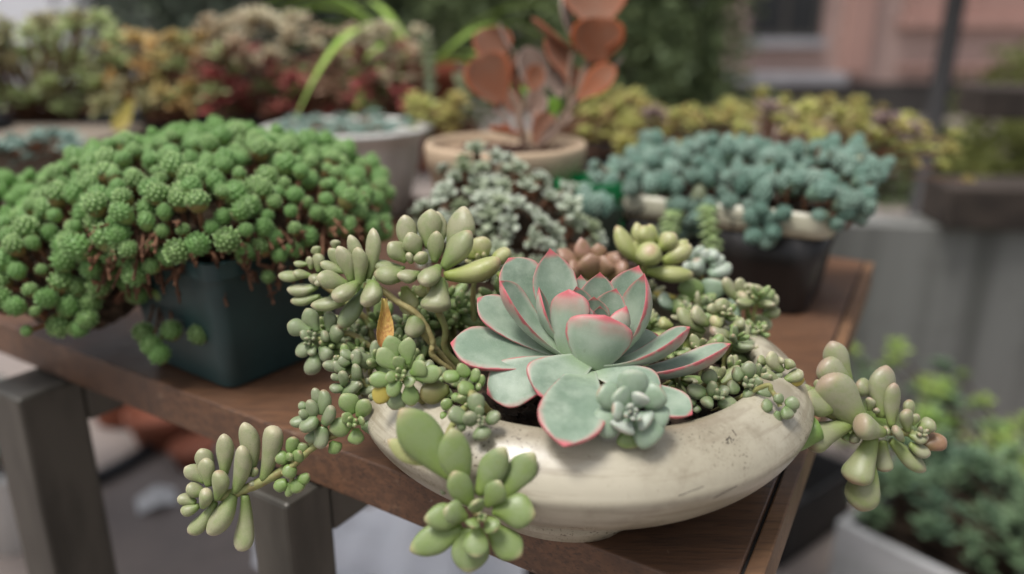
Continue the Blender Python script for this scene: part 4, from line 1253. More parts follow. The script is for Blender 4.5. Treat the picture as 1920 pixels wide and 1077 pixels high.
# felt-leaved kalanchoe in a tan pot
M['tan'] = simple('tan_clay', (.50, .37, .25, 1), .65, .35, 22, (.40, .30, .20, 1), .6, .1)
TC = P(948, 266, .79)
tpot = thing('plant_pot', 'wide tan clay bowl pot holding the orange felt-leaved plant', 'plant pot', (TC.x, TC.y, TZ))
HT = TC.z - TZ
mb = MB(); mb.lathe([(.0005, 0), (.050, 0), (.056, .004), (.068, HT * .45), (.0765, HT * .80), (.0795, HT * .82), (.0802, HT * .97), (.0785, HT), (.0745, HT), (.0735, HT * .95), (.07, HT * .88), (.0005, HT * .90)], 64)
mb.build('body', M['tan'], tpot)
mb = MB()
for _ in range(500):
    r = .071 * math.sqrt(random.random()); t = random.uniform(0, 6.283); c0 = Vector((r * math.cos(t), r * math.sin(t), HT * .905)); s_ = random.uniform(.0015, .004)
    o8 = [c0 + Vector((random.gauss(0, 1), random.gauss(0, 1), random.gauss(0, .7))).normalized() * s_ for _ in range(6)]
    mb.add(o8, [(0, 1, 2), (0, 2, 3), (0, 3, 4), (5, 2, 1), (5, 3, 2), (5, 4, 3), (0, 4, 1), (5, 1, 4)])
M['pinksoil'] = simple('reddish_mulch', (.13, .055, .05, 1), .9, .2, 160, (.05, .03, .02, 1), .9)
tag(mb.build('mulch', M['pinksoil'], tpot, False), kind='stuff')
g = G('felt_leaf')
al, ed = g.attr('along'), g.attr('edge')
n1 = g.noise(40, 3)
c = g.mix(g.mr(n1, .35, .7), (.21, .072, .034, 1), (.20, .095, .058, 1))
c = g.mix(g.mr(ed, .72, 1.0, 0, .85), c, (.42, .10, .03, 1))
c = g.mix(g.mr(g.rnd(), .2, 1, 0, .35), c, (.30, .20, .15, 1))
M['felt'] = g.out(c, .85, .2, sheen=.08)
g = G('felt_leaf_grey')
c = g.mix(g.mr(g.noise(40, 3), .35, .7), (.28, .20, .16, 1), (.19, .12, .09, 1))
c = g.mix(g.mr(g.attr('edge'), .85, 1.0, 0, .8), c, (.50, .42, .36, 1))
M['felt_grey'] = g.out(c, .85, .2, sheen=.1)
ZK = (700, 0, 2.564)
kal_b = zp(ZK, 740, 690, .79)
kal = thing('kalanchoe', 'tall felt plant with orange brown paddle leaves in the tan pot', 'succulent', kal_b)
for bx, by, bd, tx, ty, td, wd, m_, fc in [
    (620, 505, 0, 505, 262, -60, 255, 'felt', (.2, .35, 1)), (610, 330, 60, 515, 142, 40, 205, 'felt', (.2, .3, 1)), (1075, 310, 0, 1090, 80, -60, 275, 'felt', (.1, .5, 1)),
    (1080, 160, 40, 1080, -150, 60, 310, 'felt', (0, .1, 1)), (965, 240, 20, 762, 88, 0, 120, 'felt', (.5, .8, .3)), (950, 390, 0, 835, 175, -20, 145, 'felt', (.6, .2, .8)),
    (980, 480, -20, 1165, 320, -60, 150, 'felt', (-.3, .5, .9)), (800, 490, 30, 735, 225, 20, 165, 'felt_grey', (.4, .1, .9)), (715, 640, -60, 553, 620, -110, 80, 'felt', (0, .9, .3)),
    (770, 690, -20, 855, 545, -40, 105, 'felt', (.3, .3, .8)), (790, 700, -30, 895, 585, -60, 50, 'felt_grey', (.5, .4, .6)), (690, 270, 30, 605, 108, 20, 50, 'felt_grey', (.9, .1, .3)),
    (1090, 360, 20, 1205, 268, 0, 50, 'felt_grey', (-.3, .8, .3)), (470, 360, 30, 395, 305, 20, 40, 'felt_grey', (.3, .8, .3)), (950, 180, 70, 920, -60, 90, 120, 'felt_grey', (.9, .1, .4)),
    (900, 470, 10, 860, 320, 0, 120, 'felt_grey', (.3, .2, 1)), (690, 480, 20, 700, 300, 20, 90, 'felt', (.7, .1, .6)), (650, 560, 0, 560, 520, -20, 60, 'felt_grey', (.1, .8, .5)), (700, 560, 20, 640, 470, 0, 110, 'felt', (.5, .3, .8)), (760, 560, 10, 800, 440, -20, 130, 'felt_grey', (-.3, .3, .9)), (830, 640, 10, 800, 540, -20, 90, 'felt', (.1, .4, .9)), (690, 660, 0, 620, 590, -50, 70, 'felt', (.2, .7, .6)), (880, 620, -10, 960, 560, -50, 70, 'felt_grey', (0, .8, .6)), (740, 420, 40, 690, 260, 40, 150, 'felt', (.3, .1, .9)), (1010, 430, 30, 930, 330, 30, 120, 'felt', (.4, .3, .8)), (1050, 250, 20, 1180, 150, -20, 130, 'felt', (-.4, .4, .8)), (760, 450, 0, 790, 310, -30, 90, 'felt', (-.2, .2, 1))]:
    B, T = zp(ZK, bx, by, .79, bd), zp(ZK, tx, ty, .79, td)
    leaf_obj(kal, B, T, wd / ZK[2] * .79 / FPX, CAMR * fc[0] + CAMU * fc[1] + CAMB * fc[2], M[m_], prof='paddle', thick=.20, tu=.12, cup=random.uniform(.28, .5), bend=random.uniform(.03, .12), segs=24, rings=18, jit=.05, keel=.85)
M['kstem'] = simple('felt_stem', (.22, .15, .11, 1), .9, .2, 60)
mb = MB()
for pth, r in (([(730, 700, 0), (705, 600, 0), (690, 500, 10), (620, 400, 20), (600, 320, 50)], .0042), ([(790, 710, 0), (870, 640, -10), (950, 520, -10), (985, 450, 0), (1020, 330, 10), (1080, 150, 40)], .0042),
               ([(690, 560, 0), (760, 480, 10), (800, 440, 20)], .003), ([(950, 520, -10), (940, 380, 0), (960, 230, 20)], .003), ([(730, 700, 0), (715, 640, -40)], .002)):
    ps = smooth_path([zp(ZK, x, y, .79, o) for x, y, o in pth], 5)
    mb.tube(ps, [r * (1 - .35 * i / len(ps)) for i in range(len(ps))], 8)
mb.build('stem', M['kstem'], kal, loc=kal_b)
M['lime'] = simple('lime_leaf', (.16, .30, .03, 1), .5, .4, 40)
o = thing('lime_leaf', 'single bright lime leaf among the stems of the felt plant', 'leaf', zp(ZK, 850, 560, .785))
leaf_obj(o, zp(ZK, 850, 560, .785), zp(ZK, 880, 472, .78), 75 / ZK[2] * .785 / FPX, CAMB, M['lime'], prof='round', thick=.15)

# white flared pot with pale plants
M['whitepot'] = simple('stained_white_glaze', (.70, .69, .65, 1), .4, .5, 16, (.30, .29, .26, 1), .6, .05, coat=.1, stretch=(1, 1, .35))
WC = P(652, 236, 1.02)
HW = WC.z - TZ
wpot = thing('plant_pot', 'large white glazed pot with a flared rim and grey stains', 'plant pot', (WC.x, WC.y, TZ))
mb = MB(); mb.lathe([(.0005, 0), (.070, 0), (.075, .003), (.082, HT * .3), (.090, HW * .6), (.093, HW * .80), (.099, HW * .90), (.108, HW * .96), (.1085, HW), (.102, HW + .001), (.093, HW * .93), (.0005, HW * .93)], 64)
mb.build('body', M['whitepot'], wpot)
M['mint'] = ros_mat('mint_leaf', (.12, .20, .15, 1), (.27, .38, .32, 1), (.40, .48, .42, 1), (.16, .28, .24, 1))
mint_m = [flat_rosette(90 + k, M['mint'], 10, .5, 'point', .5, .3, 6, 5) for k in range(3)]
pts = [(Vector((WC.x + r * math.cos(t), WC.y + r * math.sin(t), WC.z - .004 + random.uniform(0, .008))), Vector((0, 0, 1))) for r, t in [(.085 * math.sqrt(random.random()), random.uniform(0, 6.28)) for _ in range(60)]]
bush('pale mint-green ground cover filling the white flared pot', 'mint_sedum', 'succulent', (WC.x, WC.y, WC.z - .012), pts, mint_m, .012, M['stem_brown'])
M['greenplastic'] = simple('green_plastic', (.010, .22, .07, 1), .3, .5, 20, (.008, .15, .05, 1), .5)
M['darkgreenplastic'] = simple('dark_green_plastic', (.010, .028, .016, 1), .4, .5, 20, (.006, .016, .010, 1), .5)
gp_ = on_z(1108, 430, TZ); gp_ = P(1108, 372, .74)
gpt = thing('plant_pot', 'bright green plastic pot half hidden beside the tan bowl pot', 'plant pot', (gp_.x, gp_.y, TZ), .3)
square_pot(gpt, .06, .05, gp_.z + .018 - TZ, M['greenplastic'], .006, .004)
gq = P(1098, 392, .69)
gpt2 = thing('plant_pot', 'dark green plastic pot between the sage mound and the brown planter', 'plant pot', (gq.x + .004, gq.y + .01, TZ), .25)
square_pot(gpt2, .046, .038, gq.z + .002 - TZ, M['darkgreenplastic'], .006, .003)
th = thing('blue_sedum', 'small blue-green sedum head in the dark green plastic pot', 'succulent', (gq.x, gq.y, gq.z - .01))
for dx, dy, dz in ((0, 0, .006), (.012, .006, .003), (-.011, .004, .004), (.006, -.010, .002), (-.006, -.011, .001), (.014, -.006, -.001), (0, .014, .008)):
    place(random.choice(hb), th, gq + Vector((dx, dy, dz)), Vector((dx * 30, dy * 30, 1)), .0085)

# ---- yellow-green sedum trough behind the dark planter, on a second bench
M['ylw'] = ros_mat('yellow_green_leaf', (.24, .26, .05, 1), (.44, .45, .12, 1), (.60, .52, .22, 1), (.40, .30, .10, 1))
M['brn'] = ros_mat('purple_brown_leaf', (.10, .07, .06, 1), (.22, .15, .13, 1), (.38, .29, .25, 1), (.14, .09, .08, 1))
M['darkwood'] = simple('dark_old_timber', (.055, .042, .034, 1), .8, .3, 20, (.025, .02, .017, 1), .8, .2)
M['trough'] = simple('black_plastic', (.014, .014, .015, 1), .5, .4)
yl = P(1420, 300, 1.0)
Z_SH = .735
bench2 = thing('plank_shelf', 'dark weathered plank shelf behind the brown planter', 'shelf', (yl.x, yl.y + .05, Z_SH))
mb = MB(); mb.box(-.30, .05, -.13, .28, -.03, 0); mb.build('board', M['darkwood'], bench2, False, .003)
for sx, sy in ((-.27, -.1), (.0, -.1), (-.27, .24), (.0, .24)):
    mb = MB(); mb.box(sx - .02, sx + .02, sy - .02, sy + .02, -Z_SH, -.031); mb.build('leg', M['darkwood'], bench2, False, .002)
trough = thing('planter', 'black plastic trough holding the yellow-green sedum on the plank shelf', 'planter', (yl.x, yl.y + .05, Z_SH))
mb = MB(); mb.box(-.27, .04, -.09, .12, .001, .085); mb.build('body', M['trough'], trough, False, .006)
ym = [flat_rosette(110 + k, M['ylw'], 14, .34, 'point', .6, .3, 6, 5) for k in range(4)]
bm = [flat_rosette(120 + k, M['brn'], 16, .46, 'spade', .5, .3, 8, 6) for k in range(2)]
random.seed(55)
pts = []
for _ in range(230):
    x = random.uniform(-.32, .25); y = random.uniform(-.12, .15)
    edge = max(0, abs(x) - .22) * 1.2 + max(0, -y - .07) * 1.2
    pts.append((Vector((yl.x + x, yl.y + .05 + y, Z_SH + .088 + .042 * (1 - (x / .34) ** 2) + random.uniform(-.01, .022) + .05 * max(0, y) - edge * random.uniform(.2, .8))), Vector((x * 2, y * 2 - .1, .8))))
bush('yellow-green sedum spilling from the black trough behind', 'yellow_sedum', 'succulent', (yl.x, yl.y + .05, Z_SH + .06), pts, ym, .0165, M['stem_brown'], srad=.0012)
for (x, y, d, s_, lb) in ((1440, 215, 1.02, .030, 'purple brown rosette sitting highest in the yellow-green sedum'), (1535, 258, .98, .027, 'purple brown rosette low in the middle of the yellow-green sedum'),
                          (1660, 245, .98, .038, 'widest purple brown rosette at the right end of the yellow-green sedum'), (1225, 225, 1.02, .026, 'pinkish rosette at the left end of the yellow-green sedum')):
    p = P(x, y, d)
    th = thing('brown_rosette', lb, 'succulent', p, 0, 'purple brown rosettes in the black trough')
    place(random.choice(bm), th, p, Vector((random.uniform(-.3, .3), -.4, 1)), s_)
    place(random.choice(bm), th, p + Vector((s_ * .9, .01, -.006)), Vector((.4, -.3, 1)), s_ * .7)
    mb = MB(); mb.tube([p, p - Vector((0, 0, .04))], .003, 6); mb.build('stem', M['stem_brown'], th, loc=p)

# ---- plants at the back left of the bench
M['gbr'] = ros_mat('green_brown_leaf', (.18, .19, .06, 1), (.32, .40, .15, 1), (.47, .45, .25, 1), (.26, .20, .10, 1))
M['org'] = ros_mat('orange_leaf', (.30, .16, .05, 1), (.50, .29, .08, 1), (.58, .44, .25, 1), (.38, .35, .12, 1))
M['red'] = ros_mat('red_leaf', (.13, .02, .018, 1), (.28, .045, .04, 1), (.40, .15, .11, 1), (.17, .12, .06, 1))
M['cream'] = ros_mat('cream_tip_leaf', (.24, .10, .07, 1), (.48, .42, .26, 1), (.66, .60, .44, 1), (.36, .24, .15, 1))
gm_ = [flat_rosette(130 + k, M['gbr'], 13, .42, 'point', .5, .25, 6, 5) for k in range(3)]
om_ = [flat_rosette(140 + k, M['org'], 12, .40, 'point', .5, .25, 6, 5) for k in range(3)]
rm_ = [flat_rosette(150 + k, M['red'], 11, .40, 'point', .3, .25, 6, 5) for k in range(3)]
cm_ = [flat_rosette(160 + k, M['cream'], 13, .44, 'round', .6, .25, 6, 5) for k in range(3)]


def box_pts(x0, x1, y0, y1, d0, d1, n, seed):
    r = random.Random(seed); out = []
    for _ in range(n):
        p = P(r.uniform(x0, x1), r.uniform(y0, y1), r.uniform(d0, d1))
        out.append((p, Vector((r.uniform(-.4, .4), r.uniform(-.7, 0), .7))))
    return out


def tray(label, x0, x1, y, d, h, mt, name='plant_tray'):
    a, b = P(x0, y, d), P(x1, y, d)
    c0 = a.lerp(b, .5)
    t = thing(name, label, 'tray' if 'tray' in name else 'planter', (c0.x, c0.y + .07, TZ if h is None else c0.z - h))
    hh = (c0.z - TZ) if h is None else h
    L = (b - a).length
    mb = MB(); mb.box(-L / 2, L / 2, -.07, .10, .001, hh); mb.build('body', mt, t, False, .006)
    mb = MB()
    mb.box(-L / 2 - .006, L / 2 + .006, -.077, -.0705, hh - .012, hh + .003); mb.build('rim', mt, t, False, .002)
    mb = MB(); mb.box(-L / 2 - .006, L / 2 + .006, .1005, .107, hh - .012, hh + .003); mb.build('rim', mt, t, False, .002)
    return t


tray('black plastic tray under the green-brown plants at the back left', -260, 215, 235, 1.16, None, M['trough'])
tray('dark planter under the red and cream plant at the back', 260, 640, 222, 1.20, None, M['trough'], 'planter')
b_ = P(90, 232, 1.22)
bush('green-brown leggy rosette plant in the black tray', 'leggy_succulent', 'succulent', b_, box_pts(-60, 225, 38, 220, 1.12, 1.32, 150, 3), gm_, .026, M['stem_brown'])
b_ = P(-150, 232, 1.2)
bush('paler green rosette plant at the left end of the black tray', 'leggy_succulent', 'succulent', b_, box_pts(-260, -10, 45, 215, 1.10, 1.26, 80, 4), gm_, .028, M['stem_brown'])
b_ = P(300, 226, 1.18)
bush('orange-tinged rosette plant with yellowing leaves between tray and red plant', 'orange_succulent', 'succulent', b_, box_pts(215, 400, 75, 218, 1.12, 1.26, 90, 5), om_ + gm_[:1], .024, M['stem_brown'])
b_ = P(500, 218, 1.24)
th = bush('dark red leaved plant with cream topped rosettes', 'red_succulent', 'succulent', b_, box_pts(360, 760, 105, 218, 1.12, 1.32, 170, 6), rm_ + gm_[:1], .026, M['stem_brown'])
random.seed(8)
for i in range(75):
    x = random.uniform(385, 800); yb = 32 + abs(x - 480) * .11 if x > 480 else 32 + (480 - x) * .15
    y = yb + 95 * random.random() ** 1.6
    p = P(x, y, random.uniform(1.12, 1.28))
    place(random.choice(cm_), th, p, Vector((random.uniform(-.3, .3), -.3, 1)), .023 * random.uniform(.7, 1.25))
yb_ = P(228, 240, 1.05)
th = thing('yellow_leaf', 'bright yellow dying leaf hanging behind the green cushion', 'leaf', yb_)
leaf_obj(th, P(246, 192, 1.06), P(214, 250, 1.05), .021, CAMB + CAMR * .4, M['yellow'], prof='point', thick=.1, cup=.3)
# pale mint planter at far left edge
pp_ = P(40, 275, .86)
tray('grey planter of pale mint plants at the left behind the green cushion', -130, 140, 272, .93, None, M['greypot'], 'planter')
pts = []
for _ in range(90):
    pts.append((P(random.uniform(-140, 150), random.uniform(258, 300), random.uniform(.86, 1.0)), Vector((0, -.2, 1))))
bush('pale mint ground cover in the grey planter at the left', 'mint_sedum', 'succulent', P(10, 285, .95), pts, mint_m, .014, M['stem_brown'])
nb = on_z(35, 535, TZ)
M['navy'] = simple('navy_glaze', (.020, .018, .045, 1), .3, .5, 30)
npot = thing('plant_pot', 'small navy blue glazed pot in the shade under the green cushion', 'plant pot', (nb.x - .02, nb.y + .05, TZ))
mb = MB(); mb.lathe([(.0005, 0), (.035, 0), (.040, .004), (.048, .03), (.050, .045), (.047, .05), (.043, .048), (.0005, .044)], 36); mb.build('body', M['navy'], npot)
# red-brown pot and strap-leaved plant
M['redpot'] = simple('red_terracotta', (.26, .065, .030, 1), .75, .3, 12, (.16, .04, .022, 1), .7)
RC = P(790, 118, 1.34)
rp = thing('plant_pot', 'rusty red terracotta pot holding the arching strap leaves', 'plant pot', (RC.x, RC.y, TZ))
HR = RC.z - TZ
mb = MB(); mb.lathe([(.0005, 0), (.060, 0), (.064, .003), (.075, HR - .035), (.082, HR - .034), (.084, HR), (.076, HR), (.070, HR - .02), (.0005, HR - .02)], 48); mb.build('body', M['redpot'], rp)
M['strap'] = simple('strap_leaf', (.24, .38, .05, 1), .5, .4, 30, (.34, .46, .12, 1), .6)
st = thing('spider_plant', 'arching yellow-green strap-leaved plant in the red pot', 'plant', (RC.x, RC.y, RC.z - .015))
random.seed(14)
for i in range(26):
    a = random.uniform(0, 6.283); L = random.uniform(.18, .46); ri = random.uniform(.5, 1.2)
    if i < 5: a = math.pi + random.uniform(-.35, .25); L = random.uniform(.26, .36); ri = 1.35
    d = Vector((math.cos(a), math.sin(a), 0)); s_ = Vector((-d.y, d.x, 0))
    vs, fs = [], []
    for k in range(13):
        t = k / 12
        h = (ri * t - 1.1 * t * t * (1.0 if i < 5 else .8)) * L * .9
        c0 = st.location + d * (L * t * .9 + .01) + Vector((0, 0, h))
        wv_ = .009 * (math.sin(math.pi * min(1, t * .9 + .12)) ** .6) * (1 - t ** 4) + .0006
        for o_, z_ in ((-1, .30), (-.35, 0), (.35, 0), (1, .30), (.35, -.12), (-.35, -.12)):
            vs.append(c0 + s_ * wv_ * o_ + Vector((0, 0, wv_ * z_)))
    for k in range(12):
        for j in range(6):
            fs.append((k * 6 + j, k * 6 + (j + 1) % 6, (k + 1) * 6 + (j + 1) % 6, (k + 1) * 6 + j))
    mb = MB(); mb.add(vs, fs); mb.build('leaf', M['strap'], st, loc=st.location)
# grey-green fleshy stalks between the pots
M['stalk'] = simple('grey_green_stalk', (.16, .22, .15, 1), .6, .35, 60, (.26, .30, .20, 1), .6)
for x, y0, y1, d, lb in ((805, 225, 75, 1.10, 'tall grey-green knobbly stalk between the red pot and the felt plant'), (870, 240, 150, 1.05, 'short grey-green knobbly stalk just behind the tan pot')):
    a, b = P(x, y0, d), P(x - 8, y1, d)
    th = thing('knobbly_stalk', lb, 'succulent', a, 0, 'grey green stalks behind the tan pot')
    ps = smooth_path([a - Vector((0, 0, .06)), a.lerp(b, .5) + Vector((.004, 0, 0)), b], 6)
    mb = MB(); mb.tube(ps, .0045, 8); mb.build('stem', M['stalk'], th, loc=a)
    for i, p in enumerate(ps[3:]):
        for k in range(5):
            q = k * 1.256 + i * .7
            o = link('leaf', UL[2], th); orient(o, p, Vector((math.cos(q), math.sin(q), .9)), Vector((0, 0, 1)), .013, th)

# low plants between tan pot and trough
pts = box_pts(770, 860, 190, 250, .98, 1.1, 26, 15) + box_pts(1090, 1200, 170, 270, .98, 1.1, 34, 16)
bush('low yellow-green plants growing behind the tan pot', 'yellow_sedum', 'succulent', P(960, 300, 1.08), pts, ym, .016, M['stem_brown'])

# ------------------------------------------------------------------ things on the floor, seen past the bench
g = G('white_plastic'); M['whiteplastic'] = g.out((.86, .86, .89, 1), .45, .4)
ws = on_z(765, 1045, .02)
vs, fs = [], []
nx, ny = 34, 26
nz = lambda x, y: .030 * math.sin(9 * x + 3 * y) * math.cos(7 * y - 2 * x) + .018 * math.sin(23 * x + 5) * math.sin(19 * y) + .05 * math.exp(-((x - .1) ** 2 + y ** 2) * 18)
for j in range(ny):
    for i in range(nx):
        x = -.26 + .52 * i / (nx - 1); y = -.24 + .48 * j / (ny - 1)
        e = max(abs(x) / .26, abs(y) / .24)
        vs.append((x * (1 + .05 * math.sin(9 * y)), y * (1 + .05 * math.sin(8 * x)), .045 + nz(x * 2, y * 2) * 1.2 - max(0, e - .72) * .12))
for j in range(ny - 1):
    for i in range(nx - 1):
        fs.append((j * nx + i, j * nx + i + 1, (j + 1) * nx + i + 1, (j + 1) * nx + i))
sh = thing('plastic_sheet', 'crumpled white plastic sheet draped over a crate under the bench', 'plastic sheet', (ws.x, ws.y, 0), .4)
mb = MB(); mb.add(vs, fs); o = mb.build('sheet', M['whiteplastic'], sh); so = o.modifiers.new('s', 'SOLIDIFY'); so.thickness = .002
cr = thing('crate', 'low grey crate under the white plastic sheet', 'crate', (ws.x, ws.y, 0), .4)
mb = MB(); mb.box(-.16, .16, -.14, .14, 0, .012); mb.build('body', M['greypot'], cr, False, .004)
# terracotta pots and hose
M['terra'] = simple('terracotta', (.34, .115, .065, 1), .75, .3, 14, (.24, .09, .055, 1), .7)
for (x, y, r, h, lb) in ((215, 800, .085, .10, 'terracotta pot on the floor nearest the left bench leg'), (290, 850, .075, .09, 'smaller terracotta pot on the floor next to the black hose'), (350, 890, .05, .05, 'low terracotta saucer pot beside the hose')):
    q = on_z(x, y, 0)
    th = thing('terracotta_pot', lb, 'plant pot', (q.x, q.y + .05, 0), 0, 'terracotta pots on the floor under the bench')
    mb = MB(); mb.lathe([(.0005, 0), (r * .72, 0), (r * .95, h * .75), (r * 1.04, h * .77), (r * 1.06, h), (r * .95, h), (r * .9, h * .8), (.0005, h * .78)], 40); mb.build('body', M['terra'], th)
M['hose'] = simple('black_hose', (.015, .015, .017, 1), .5)
q0 = [on_z(x, y, .016) for x, y in ((-200, 980), (60, 930), (190, 893), (300, 830), (345, 805), (460, 815), (620, 760))]
o = MB(); o.tube(smooth_path(q0, 8), .017, 10); tag(o.build('garden_hose', M['hose']), 'thick black hose lying on the paving under the bench', 'hose')
q = on_z(295, 945, 0)
M['litter'] = simple('pale_paper', (.62, .62, .62, 1), .7)
th = thing('paper_scrap', 'small pale paper scrap lying on the paving', 'litter', (q.x, q.y, 0), .5)
mb = MB()
mb.add([(-.04, -.03, .004), (.0, -.035, .018), (.04, -.03, .006), (-.04, .03, .008), (.005, .035, .026), (.04, .03, .01)], [(0, 1, 4, 3), (1, 2, 5, 4)])
o = mb.build('paper', M['litter'], th, False); so = o.modifiers.new('s', 'SOLIDIFY'); so.thickness = .001
# white tub with a plant at the left bottom edge
q = on_z(-10, 1060, 0)
M['tub'] = simple('white_tub', (.74, .74, .73, 1), .5, .4, 20, (.58, .58, .56, 1), .6)
th = thing('plant_pot', 'white round tub on the floor at the bottom left', 'plant pot', (q.x, q.y + .1, 0))
mb = MB(); mb.lathe([(.0005, 0), (.075, 0), (.10, .17), (.106, .172), (.106, .185), (.096, .185), (.09, .16), (.0005, .16)], 44); mb.build('body', M['tub'], th)
pts = [(Vector((q.x + r * math.cos(t), q.y + .1 + r * math.sin(t), .20 + random.uniform(0, .12))), Vector((0, 0, 1))) for r, t in [(.10 * math.sqrt(random.random()), random.uniform(0, 6.28)) for _ in range(36)]]
bush('mint green plant growing in the white round tub', 'mint_sedum', 'succulent', (q.x, q.y + .1, .165), pts, mint_m, .035, M['stem_brown'], srad=.003)

# bottom right: white box of plants in front of the wall
qa, qb = on_z(1568, 976, .15), on_z(1755, 1068, .15)
WBR = math.atan2((qb - qa).y, (qb - qa).x)
wb = thing('planter_box', 'long white planter box low down beside the grey wall', 'planter', (qa.x, qa.y, 0), WBR)
mb = MB()
for b_ in ((0, .66, 0, .016, .001, .15), (0, .66, .264, .28, .001, .15), (0, .016, .0165, .2635, .001, .15), (.644, .66, .0165, .2635, .001, .15)): mb.box(*b_)
M['boxgrey'] = simple('grey_white_plastic', (.46, .46, .46, 1), .5, .4, 14, (.30, .30, .29, 1), .7)
mb.build('side_panel', M['boxgrey'], wb, False, .004)
mb = MB(); mb.box(.0165, .6435, .0165, .2635, .002, .12); mb.build('soil', M['soil'], wb, False)
dc = on_z(1500, 1010, 0)
th = thing('shade_box', 'made-up black box standing for the dark shade between the bench and the white planter box', 'crate', (qa.x - .05, qa.y + .03, 0), WBR)  # added black box, stands in for the dark shade on the floor here
mb = MB()
for b_ in ((-.26, -.03, 0, .008, .001, .13), (-.26, -.03, .25, .258, .001, .13), (-.26, -.252, .0085, .2495, .001, .13), (-.038, -.03, .0085, .2495, .001, .13), (-.2515, -.0385, .0085, .2495, .001, .02)): mb.box(*b_)
mb.build('body', M['trough'], th, False, .003)
M['lush'] = ros_mat('lush_leaf', (.05, .085, .04, 1), (.11, .18, .085, 1), (.20, .28, .15, 1), (.07, .13, .08, 1))
M['limel'] = ros_mat('lime_green_leaf', (.10, .16, .03, 1), (.26, .36, .07, 1), (.36, .44, .14, 1), (.16, .28, .06, 1))
lm_ = [flat_rosette(180 + k, M['lush'], 12, .40, 'point', .5, .2, 6, 5) for k in range(3)]
li_ = [flat_rosette(185 + k, M['limel'], 12, .40, 'point', .5, .2, 6, 5) for k in range(3)]
random.seed(77)
R3 = Matrix.Rotation(WBR, 3, 'Z')
pts = []
for _ in range(230):
    x, y = random.uniform(.0, .70), random.uniform(.03, .31)
    pts.append((wb.location + R3 @ Vector((x, y, 0)) + Vector((0, 0, .16 + random.uniform(0, .12) * (1 - ((x - .33) / .5) ** 2))), Vector((x - .33, y - .3, .8))))
bush('dense mid-green plants filling the white planter box', 'green_groundcover', 'plant', wb.location + R3 @ Vector((.33, .14, .13)), pts, lm_, .036, M['dark_stems'], srad=.002)
pts = []
for _ in range(170):
    x, y = random.uniform(-.30, 1.0), random.uniform(.34, .62)
    pts.append((wb.location + R3 @ Vector((x, y, 0)) + Vector((0, 0, .05 + random.uniform(.0, .16) + .08 * y)), Vector((x * .3, y - .4, .8))))
bush('lime-green plants growing along the foot of the grey wall', 'lime_groundcover', 'plant', wb.location + R3 @ Vector((.35, .48, 0)), pts, li_ + lm_[:1], .040, M['dark_stems'], srad=.002)

# ------------------------------------------------------------------ grey wall, timber rails and what lies beyond
gm = G('grey_render')
n1 = gm.noise(3.2, 4, .55, stretch=(3.2, 3.2, .12)); n2 = gm.noise(12, 5, .6)
c = gm.mix(gm.mr(n1, .36, .66), (.19, .19, .178, 1), (.105, .105, .096, 1))
c = gm.mix(gm.mr(n2, .5, .75, 0, .35), c, (.09, .085, .075, 1))
gm.bump(n2, .2, .004)
M['greywall'] = gm.out(c, .85, .3)
wa = on_z(1620, 760, 0.0); wa = P(1625, 770, 2.05); wt = P(1625, 402, 2.0)
wl = thing('low_wall', 'low grey rendered wall with dark vertical water stains', 'wall', (wa.x, wa.y, 0), math.radians(-8))
mb = MB(); mb.box(-.25, 3.2, 0, .12, -.02, wt.z); mb.build('panel', M['greywall'], wl, False, .005)
for k, (y, z0, z1, dx, lb) in enumerate(((-.05, wt.z + .002, wt.z + .10, .02, 'lower'), (.25, wt.z + .22, wt.z + .30, .12, 'upper'))):
    th = thing('timber_rail', ('dark timber beam lying on top of the grey wall' if k == 0 else 'dark timber rail above and behind the grey wall'), 'rail', (wl.location.x + dx, wl.location.y + y, z0), math.radians(-4 - 5 * k), 'dark timber rails by the grey wall')
    mb = MB(); mb.box(.07 if k == 0 else .16, 3.2, 0, .16, 0, z1 - z0); mb.build('beam', M['darkwood'], th, False, .006)
    if k == 1:
        for px_ in (.55, 1.6, 3.0):
            mb = MB(); mb.box(px_, px_ + .08, .04, .12, -z0, -.001); mb.build('post', M['darkwood'], th, False, .004)


def leaf_cloud(name, blobs, n, size, mt, parent, seed, bias=None):
    """small folded leaves spread through the crown volume, clumped"""
    r = np.random.default_rng(seed)
    V, F, A = [], [], []
    tot = sum(b[1][0] * b[1][1] * b[1][2] for b in blobs)
    vs = np.zeros((0, 3)); rn = []
    for c, rad in blobs:
        k = max(20, int(n * rad[0] * rad[1] * rad[2] / tot))
        cl = r.normal(size=(max(6, k // 26), 3)); cl /= np.linalg.norm(cl, axis=1)[:, None]
        cl *= (r.random((len(cl), 1)) ** .45)
        idx = r.integers(0, len(cl), k)
        p = cl[idx] + r.normal(size=(k, 3)) * .13
        pts_ = np.array(c) + p * np.array(rad)
        tone = (idx * 7919 % 101) / 101.0
        d = r.normal(size=(k, 3)); d[:, 2] -= .2; d /= np.linalg.norm(d, axis=1)[:, None]
        e = np.cross(d, r.normal(size=(k, 3))); e /= np.linalg.norm(e, axis=1)[:, None]
        nn = np.cross(d, e)
        L = size * (.6 + .8 * r.random((k, 1)))
        q = np.stack([pts_, pts_ + d * L * .5 + e * L * .28 + nn * L * .08, pts_ + d * L, pts_ + d * L * .5 - e * L * .28 + nn * L * .08], 1).reshape(-1, 3)
        b0 = len(vs); vs = np.vstack([vs, q])
        F += [(b0 + 4 * i, b0 + 4 * i + 1, b0 + 4 * i + 2, b0 + 4 * i + 3) for i in range(k)]
        rn += list(np.repeat(.6 * tone + .4 * r.random(k), 4))
    me = mesh(name, vs - np.array(parent.location), F, False, {'rnd': rn}, mt)
    return link(name, me, parent)


